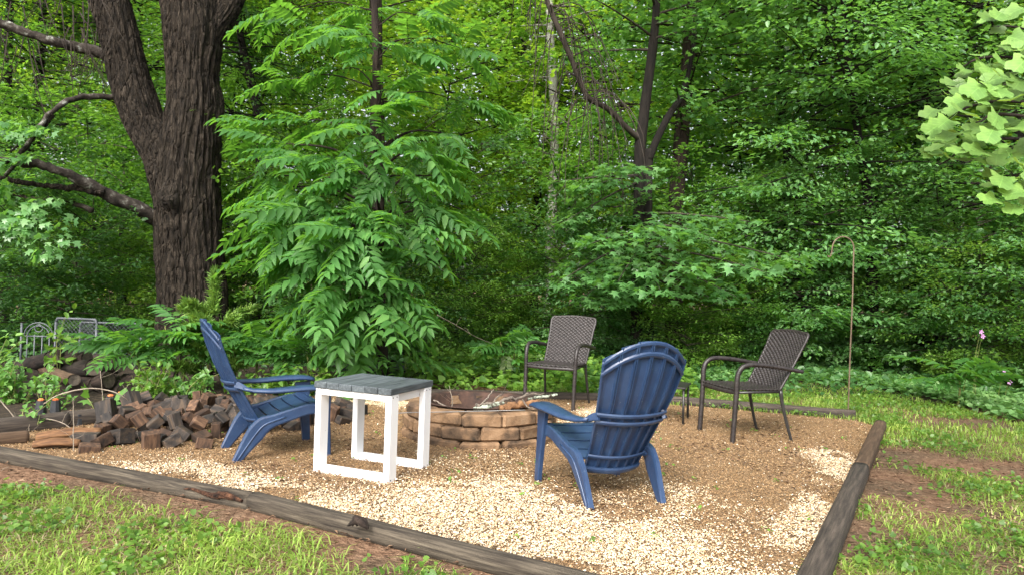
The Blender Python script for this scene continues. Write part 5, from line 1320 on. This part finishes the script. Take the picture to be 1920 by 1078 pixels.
# understorey along the edge
SHR = [('shrub_tall', 40, 11, 'tall dark shrub under the massive tree limbs'), ('shrub_tall', 190, 11.5, 'dark tall bush behind the chain-link gate'), ('shrub', -60, 9.8, 'leafy dark bush behind the arched metal panel'), ('shrub_tall', 480, 11, 'dark bush in the shade behind the feather-leaved tree'),
       ('shrub', 600, 10.6, 'low dark bush behind the pallet'), ('shrub_fine', 860, 11.3, 'fine-leaved bush behind the weeds near the pit'), ('shrub_tall', 800, 11.6, 'tall dark bush beside the feather-leaved tree'), ('shrub_fine', 940, 11.9, 'fine-leaved bush above the wilted sapling'),
       ('shrub_fine', 1010, 12.2, 'bright fine-leaved bush at the foot of the pale trunk'), ('shrub', 1090, 11.2, 'dark bush behind the facing wicker chair'), ('shrub', 1180, 11.4, 'shaded bush at the foot of the twin stems'), ('shrub_fine', 1300, 10.9, 'bush under the star-leaved boughs'),
       ('shrub_fine', 1420, 11.6, 'fine-leaved bush behind the side-on wicker chair'), ('shrub', 1520, 12.2, 'dense bush just beside the hook pole'), ('shrub_tall', 1600, 12.0, 'tall bush behind the hook pole'), ('shrub', 1660, 11.6, 'dark bush beyond the pale ground cover'),
       ('shrub_tall', 1740, 11.0, 'tall dark bush at the foot of the ivy-clad trunk'), ('shrub_fine', 1830, 10.2, 'fine-leaved bush behind the fern-like plant'), ('shrub_tall', 1900, 9.9, 'dark tall bush bearing small mauve flowers'), ('shrub', 2000, 9.3, 'dark bush past the fern-like plant'),
       ('shrub_fine', 330, 10.9, 'fine-leaved bush at the foot of the massive trunk'), ('shrub', 720, 11.0, 'dark bush behind the feather-leaved tree stem'), ('shrub', 120, 10.2, 'dark leafy bush just behind the gate panels'), ('shrub_tall', 1350, 12.0, 'tall bush under the grey-green tree'), ('shrub_tall', 1480, 11.6, 'tall bush shading the hook pole')]
for i, (key, px, d, lb) in enumerate(SHR):
    lm = {'shrub': L_DARK if px < 1400 else L_MID, 'shrub_tall': (L_DARK, L_MID)[i % 2] if px < 1400 else (L_SHEEN, L_MID)[i % 2], 'shrub_fine': (L_MID, L_WEED)[i % 3 == 2]}[key]
    plant_tree(key, 'shrub', lb, 'shrub', (wx(px, d), d, 0), i * 1.7, random.uniform(.85, 1.1), None, lm, 'stems', 'foliage')
for k in range(34):
    d = random.uniform(12.5, 24); px = -100 + 2140 * ((k * .618 + .4) % 1)
    plant_tree(random.choice(('shrub_tall', 'shrub', 'shrub_tall')), 'shrub', 'bush deep in the shade of the wood', 'shrub', (wx(px, d), d, 0), random.uniform(0, 6), random.uniform(1.0, 1.5), 'shaded bushes deep in the wood', random.choice((L_MID, L_DARK, L_YEL)), 'stems', 'foliage')

# far wood: one mass
rng = np.random.default_rng(9); n = 120000
d = rng.uniform(33, 46, n); px = rng.uniform(-300, 2220, n); x = (px - 960) / F_PX * d
cl = vnoise(x * .45, d * .3, 0, 2); z = rng.uniform(0, 1, n) ** .9 * 24
k = vnoise(x * .35, z * .5, d * .2, 6) > .30; x, d, z = x[k], d[k], z[k]; n = len(x)
ls = rng.uniform(.2, .42, n)
V, F = leaf_arrays(np.stack([x, d, z], 1), rng.normal(0, 1, (n, 3)) - np.array([0, 0, .4]), np.array([0, -.4, 1.0]) + rng.normal(0, .45, (n, 3)), ls, ls * .8, DIAM)
tag(link('far_forest', fast_mesh('far_forest', V, F, L_YEL)), 'bright far-off mass of leaves showing between the nearer trees', 'forest', kind='stuff')

# ================================================================== low plants
def bush(name, label, px, py, d, w, h_, n, leaf, tmpl, mat, lw=.6, cat='bush', depth=None, stems=12):
    base = Vector((at(px, py, d).x, d, 0)); rg = np.random.default_rng(abs(int(px * 7 + d * 10))); dep = depth or w * .6
    t_ = thing(name, label, cat, base); mb = MB(); Ps, Ds, Ns = [], [], []
    for s in range(stems):
        a = rg.uniform(0, 6.28); q_ = math.sqrt(rg.uniform(0, 1)); tip = np.array([math.cos(a) * w * q_, math.sin(a) * dep * q_, h_ * rg.uniform(.55, 1.05)])
        ro = tip * np.array([.25, .25, 0]); P = smooth_path([ro, (ro + tip) / 2 + rg.normal(0, .04, 3), tip + np.array([0, 0, -.03])], 10)
        mb.add(*tube(P, lerp_list([.006, .002], 10), 4, False))
        m_ = n // stems; i = rg.integers(2, 10, m_); sp_ = .12 * max(.5, h_)
        Ps.append(P[i] + rg.normal(0, sp_ * .6, (m_, 3))); D = rg.normal(0, .8, (m_, 3)) + np.array([0, -.25, -.05]); Ds.append(D); Ns.append(np.array([0, -.25, 1]) + rg.normal(0, .35, (m_, 3)))
    P, D, N = map(np.concatenate, (Ps, Ds, Ns)); P[:, 2] = np.maximum(P[:, 2], .03)
    ls = leaf * rg.uniform(.6, 1.25, len(P)); V, F = leaf_arrays(P, D, N, ls, ls * lw, tmpl)
    mb.build('stems', M_GREENSTEM, t_); link('foliage', fast_mesh('foliage', V, F, mat), t_); return t_
bush('vine', 'light green leafy vine sprawling over the woodpile', 30, 770, 6.7, .34, .44, 330, .075, OVAL, L_VINE, stems=18)
bush('vine', 'leafy vine tumbling over the end of the woodpile at the picture edge', -40, 765, 7.1, .42, .60, 380, .075, OVAL, L_VINE, stems=16)
bush('vine', 'vine strand hanging in front of the dark logs', 100, 775, 6.5, .22, .30, 90, .07, OVAL, L_VINE, stems=10)
bush('weed_clump', 'bright leafy weeds between woodpile and young sumac', 285, 755, 6.95, .26, .42, 300, .07, OVAL, L_WEED, stems=18)
bush('weed_clump', 'leafy weeds at the foot of the young sumac behind the wood blocks', 340, 752, 7.15, .38, .30, 330, .07, OVAL, L_VINE, stems=16)
bush('weed_clump', 'bright weeds under the low sapling beside the chair arm', 560, 745, 7.7, .35, .32, 320, .08, OVAL, L_WEED, stems=14)
bush('weed_clump', 'weeds growing beneath the near arm of the side-on blue chair', 480, 745, 7.5, .4, .25, 280, .07, OVAL, L_WEED, stems=14)
bush('weed_clump', 'leafy sprout rising above the logs by the metal gate', 112, 700, 7.6, .18, .82, 60, .1, OVAL, L_WEED, stems=3)
bush('weed_clump', 'yellow-green weeds under the pallet end of the feather-leaved tree', 770, 712, 8.9, .2, .42, 120, .08, OVAL, L_WEED, stems=6)
bush('lobed_leaf_weed', 'weed with a few big pale lobed leaves before the black stakes', 190, 790, 6.3, .22, .30, 12, .19, MAPLE, L_VINE, .95, 'weed', .08, 4)
bush('weed_clump', 'small sprout growing in front of the blackened timber', 63, 822, 5.6, .10, .22, 34, .06, OVAL, L_VINE, stems=4)
# pine sapling
pb = Vector((at(395, 740, 8.0).x, 8.0, 0))
pn = thing('pine_sapling', 'light green pine sapling with soft long needles behind the blue chair', 'pine', pb)
mb = MB(); rg = np.random.default_rng(4); Ps, Ds = [], []
mb.add(*tube([(0, 0, 0), (.01, 0, .6), (0, 0, 1.27)], [.018, .013, .006], 6))
def needles(p, d, n, L, spread):
    Ps.append(p + rg.normal(0, .008, (n, 3))); Ds.append(d + rg.normal(0, spread, (n, 3)))
for z in np.linspace(.82, 1.27, 16): needles(np.array([0, 0, z]), np.array([0, 0, .75]), 42, .1, .55)
for k in range(20):
    z = rg.uniform(.12, .85); az = rg.uniform(0, 6.28) if k > 8 else rg.uniform(-2.8, -.3); L = rg.uniform(.35, .62) * (1.1 - .4 * z)
    e = np.array([math.cos(az) * L, math.sin(az) * L, z + .14]); s = np.array([0, 0, z]); mb.add(*tube([s, (s + e) / 2 - np.array([0, 0, .02]), e], [.007, .005, .003], 4, False))
    for q_ in np.linspace(.25, 1, 14): needles(s + (e - s) * q_, (e - s) / L * .8 + np.array([0, 0, .15]), 26, .1, .5)
P, D = np.concatenate(Ps), np.concatenate(Ds); n = len(P)
V, F = leaf_arrays(P, D, rg.normal(0, 1, (n, 3)), rg.uniform(.07, .13, n), np.full(n, .004), DIAM)
mb.build('trunk', M_TRUNKBR, pn); link('needles', fast_mesh('needles', V, F, L_PINE), pn)

# flowers on the shady bush
for i, (px, py) in enumerate(((1840, 622), (1843, 630), (1818, 684), (1884, 694), (1893, 716))):
    c = at(px, py, 8.75); mb = MB()
    for k in range(5):
        a = k * 1.257; mb.add([(0, 0, 0), (.022 * math.cos(a - .5), .004, .022 * math.sin(a - .5)), (.034 * math.cos(a), -.008, .034 * math.sin(a)), (.022 * math.cos(a + .5), .004, .022 * math.sin(a + .5))], [(0, 1, 2, 3)])
    o = thing('wild_flower', 'x', 'flower', c); mb.build('petals', M_PINK, o)
    MB().add(*tube([(0, .004, 0), (.02, .08, -.1), (.03, .14, -.3), (.03, .16, -c.z)], [.003, .003, .003, .003], 4, False)).build('stem', M_GREENSTEM, o)
    tag(o, 'small mauve flower on a thin stem beside the dark shady bush', 'flower', 'mauve flowers in the shade')

# ground cover, weeds and grass
LAWN_HOLE = BED
def scatter(n, x0, x1, y0, y1):
    x = RNG.uniform(x0, x1, n); y = RNG.uniform(y0, y1, n); k = ~in_poly(x, y, BED); return x[k], y[k]
def gpoly(pts): return [tuple(gr(*p)[:2]) for p in pts]
def low_leaves(name, label, x, y, hgt, leaf, tmpl, mat, lw, tilt=.35, cat='ground cover'):
    n = len(x); z = gz(x, y) + hgt * RNG.uniform(.25, 1, n)
    D = RNG.normal(0, 1, (n, 3)); D[:, 2] *= .3; N = np.array([0, -.25, 1]) + RNG.normal(0, tilt, (n, 3)); ls = leaf * RNG.uniform(.55, 1.25, n)
    V, F = leaf_arrays(np.stack([x, y, z], 1), D, N, ls, ls * lw, tmpl)
    return tag(link(name, fast_mesh(name, V, F, mat)), label, cat, kind='stuff')
COVER = [tuple(gr(*p, .15)[:2]) for p in [(1110, 712), (1300, 708), (1500, 700), (1620, 708), (1760, 734), (1930, 774), (2100, 812), (2100, 762), (1930, 730), (1800, 694), (1650, 668), (1500, 656), (1110, 668)]]
x, y = scatter(46000, -1, 8, 6.5, 13); k = in_poly(x, y, COVER) ; x, y = x[k], y[k]
low_leaves('ground_cover', 'pale green leafy ground cover along the edge of the bushes', x, y, .10 + .10 * vnoise(x * 2, y * 2, 0, 1), .07, HEART, L_COVER, .85)
PATCH = gpoly([(780, 738), (850, 741), (1000, 744), (1120, 748), (1300, 752), (1310, 722), (1120, 700), (980, 690), (820, 690), (770, 715)])
x, y = scatter(15000, -3, 4, 7, 13); k = in_poly(x, y, PATCH); x, y = x[k], y[k]
low_leaves('weeds', 'bright green leafy weeds behind the dark timber and fire pit', x, y, .14 + .28 * vnoise(x * 1.7, y * 1.7, 0, 1) * np.clip((y - 8.0) / 1.5, .1, 1), .08, HEART, L_WEED, .9)
x, y = scatter(52000, -12, 12, 9.0, 26)
low_leaves('undergrowth', 'low dark leaf cover on the floor of the wood', x, y, .22, .10, OVAL, L_DARK, .65)

# turf
def turf_density(x, y):
    v = .52 + 1.25 * (vnoise(x * 1.6, y * 1.6, 0, 12) - .5) + .5 * (vnoise(x * 5, y * 5, 0, 13) - .5)
    # bare earth: beside the front timbers, and across the path on the hook side
    def seg_d(a, b_):
        a, b_ = np.array(a[:2]), np.array(b_[:2]); t_ = np.clip(((x - a[0]) * (b_ - a)[0] + (y - a[1]) * (b_ - a)[1]) / ((b_ - a) ** 2).sum(), 0, 1)
        return np.hypot(x - a[0] - t_ * (b_ - a)[0], y - a[1] - t_ * (b_ - a)[1])
    v -= .75 * np.exp(-(seg_d(FA, FB) / .2) ** 2) + .7 * np.exp(-(seg_d(FB, FC) / .11) ** 2) + .7 * np.exp(-(seg_d(RM, RB0) / .15) ** 2)
    v -= 1.3 * np.exp(-(seg_d(gr(1720, 855), gr(2000, 900)) / .34) ** 2) + .9 * np.exp(-(seg_d(gr(1680, 900), gr(1760, 960)) / .3) ** 2)
    v -= 1.1 * np.exp(-(seg_d(gr(-100, 880), gr(150, 900)) / .25) ** 2) + .5 * np.exp(-(seg_d(gr(620, 1010), gr(720, 1060)) / .15) ** 2)
    return v
def in_view(x, y): return np.abs(x) < y * .74 + .5
x, y = scatter(560000, -7.5, 8.5, 2.4, 11)
ok = in_view(x, y) & ~in_poly(x, y, COVER) & ~((y > 7.2) & (x < 0)) & ~((x < -2.2) & (y > 5.2)) & (RNG.uniform(0, 1, len(x)) < np.clip(6.2 / y ** 1.05 * .62, 0, 1))
x, y = x[ok], y[ok]; dn = turf_density(x, y); ok = RNG.uniform(-.12, .95, len(x)) < dn; x, y, dn = x[ok], y[ok], dn[ok]
n = len(x)
def blades(name, label, x, y, hgt, wid, mat, lean=.75):
    n = len(x); a = RNG.uniform(0, 2 * np.pi, n); L = hgt * RNG.uniform(.5, 1.25, n)
    d = np.stack([np.cos(a), np.sin(a)], 1); s = np.stack([-np.sin(a), np.cos(a), 0 * a], 1) * (wid * RNG.uniform(.7, 1.4, n))[:, None]
    b0_ = np.stack([x, y, gz(x, y) - .004], 1); le = lean * RNG.uniform(.3, 1.6, n)
    p1 = b0_ + np.stack([d[:, 0] * L * .3 * le, d[:, 1] * L * .3 * le, L * .55], 1)
    p2 = b0_ + np.stack([d[:, 0] * L * .95 * le, d[:, 1] * L * .95 * le, L * (.95 - .28 * le)], 1)
    V = np.stack([b0_ - s, b0_ + s, p1 - s * .9, p1 + s * .9, p2], 1).reshape(-1, 3)
    o = (np.arange(n) * 5)[:, None, None]; F = (np.array([(0, 1, 3), (0, 3, 2), (2, 3, 4)])[None] + o).reshape(-1, 3)
    return tag(link(name, fast_mesh(name, V, F, mat)), label, 'grass', kind='stuff')
near = y < 6.4
blades('lawn_grass', 'yellow-green tufted lawn grass in front of the timbers', x[near], y[near], .026 + .055 * vnoise(x[near] * 4, y[near] * 4, 0, 4) ** 1.3, .0028, L_GRASS, 1.6)
blades('meadow_grass', 'soft grass strip between the log and the pale ground cover', x[~near], y[~near], .07, .0045, L_GRASS)
k = RNG.uniform(0, 1, n) < .22
blades('dry_grass', 'dry straw blades scattered through the lawn', x[k] + .01, y[k], .055, .0022, L_STRAW, 1.6)
x, y = scatter(120000, -6, 7.5, 2.4, 9.5); ok = in_view(x, y) & ~in_poly(x, y, COVER) & ~((y > 7.2) & (x < 0)) & ~((x < -2.2) & (y > 5.2)); x, y = x[ok], y[ok]
cl = vnoise(x * 2.6, y * 2.6, 0, 33) + .35 * (vnoise(x * 9, y * 9, 0, 34) - .5); ok = (cl > .50) & (RNG.uniform(-.2, .9, len(x)) < turf_density(x, y) + .12); x, y = x[ok], y[ok]
low_leaves('clover', 'rounded clover and violet leaves growing through the lawn', x, y, .06, .03, HEART, L_WEED, .9, .5, cat='weeds')
# weeds poking through the gravel
x = RNG.uniform(-3, 3.4, 420); y = RNG.uniform(3.1, 7.8, 420); k = in_poly(x, y, BED); x, y = x[k][:110], y[k][:110]
x = np.repeat(x, 5) + RNG.normal(0, .018, len(x) * 5); y = np.repeat(y, 5) + RNG.normal(0, .018, len(y) * 5)
low_leaves('seedlings', 'tiny green seedlings sprouting through the gravel', x, y, .03, .026, OVAL, L_WEED, .7, cat='weeds')
x = RNG.uniform(-5, 6.5, 22000); y = RNG.uniform(3.0, 9.0, 22000); k = (in_poly(x, y, BED) & (vnoise(x * 2, y * 2, 0, 3) > .5)) | (~in_poly(x, y, BED) & (turf_density(x, y) < .3) & (y < 7)); x, y = x[k], y[k]; n = len(x)
ls = RNG.uniform(.015, .05, n); V, F = leaf_arrays(np.stack([x, y, np.full(n, .021)], 1), np.stack([RNG.normal(0, 1, n), RNG.normal(0, 1, n), RNG.normal(0, .1, n)], 1), np.array([0, 0, 1.0]) + RNG.normal(0, .25, (n, 3)), ls, ls * RNG.uniform(.08, .4, n), DIAM)
M_LITTER = pebble_mat('leaf_litter', [(0, (.05, .03, .02)), (.5, (.14, .08, .045)), (1, (.28, .19, .12))], .9)
tag(link('leaf_litter', fast_mesh('leaf_litter', V, F, M_LITTER)), 'brown leaf litter and bark crumbs strewn over bare earth and gravel', 'litter', kind='stuff')

# dry arching twigs by the woodpile and on the earth
for lb, pts, r in (
    ('long pale dry branch arching in front of the woodpile', [(40, 785, 6.2), (70, 765, 6.1), (110, 740, 6.0), (165, 728, 6.0), (215, 735, 6.0), (245, 755, 6.1), (252, 775, 6.2)], .008),
    ('pale twig curving down past the orange slabs', [(0, 750, 5.9), (22, 775, 5.8), (28, 800, 5.7), (10, 820, 5.6), (-20, 825, 5.6)], .007),
    ('bleached runner arching over the wood slabs', [(30, 788, 5.7), (90, 785, 5.6), (130, 800, 5.5), (140, 822, 5.4)], .006),
    ('thin dry runner lying before the wood blocks', [(215, 828, 5.35), (270, 834, 5.3), (310, 830, 5.3), (335, 800, 5.5), (338, 780, 5.6)], .005),
    ('upright dry stalk before the black timber', [(137, 870, 4.95), (138, 800, 5.0), (137, 745, 5.0)], .005),
    ('tall bare stalk beside the big lobed leaf', [(194, 790, 6.2), (192, 740, 6.2), (188, 695, 6.2)], .005),
    ('short upright stalk at the edge of the low brown timber', [(55, 838, 5.3), (54, 815, 5.3), (55, 795, 5.3)], .005),
    ('knobbly grey stick lying on bare earth below the long timber', [(-60, 885, 4.5), (20, 893, 4.45), (80, 895, 4.4), (118, 905, 4.3)], .011),
    ('bent twig drooping from the feather-leaved tree toward the wilted sapling', [(820, 590, 7.6), (860, 612, 7.9), (890, 630, 8.2), (925, 645, 8.6)], .006)):
    stick('twig', lb, [at(*p) for p in pts], r * .75, r * .45, M_TWIGPALE, 'twig', twigs=2, n=22, seg=6)
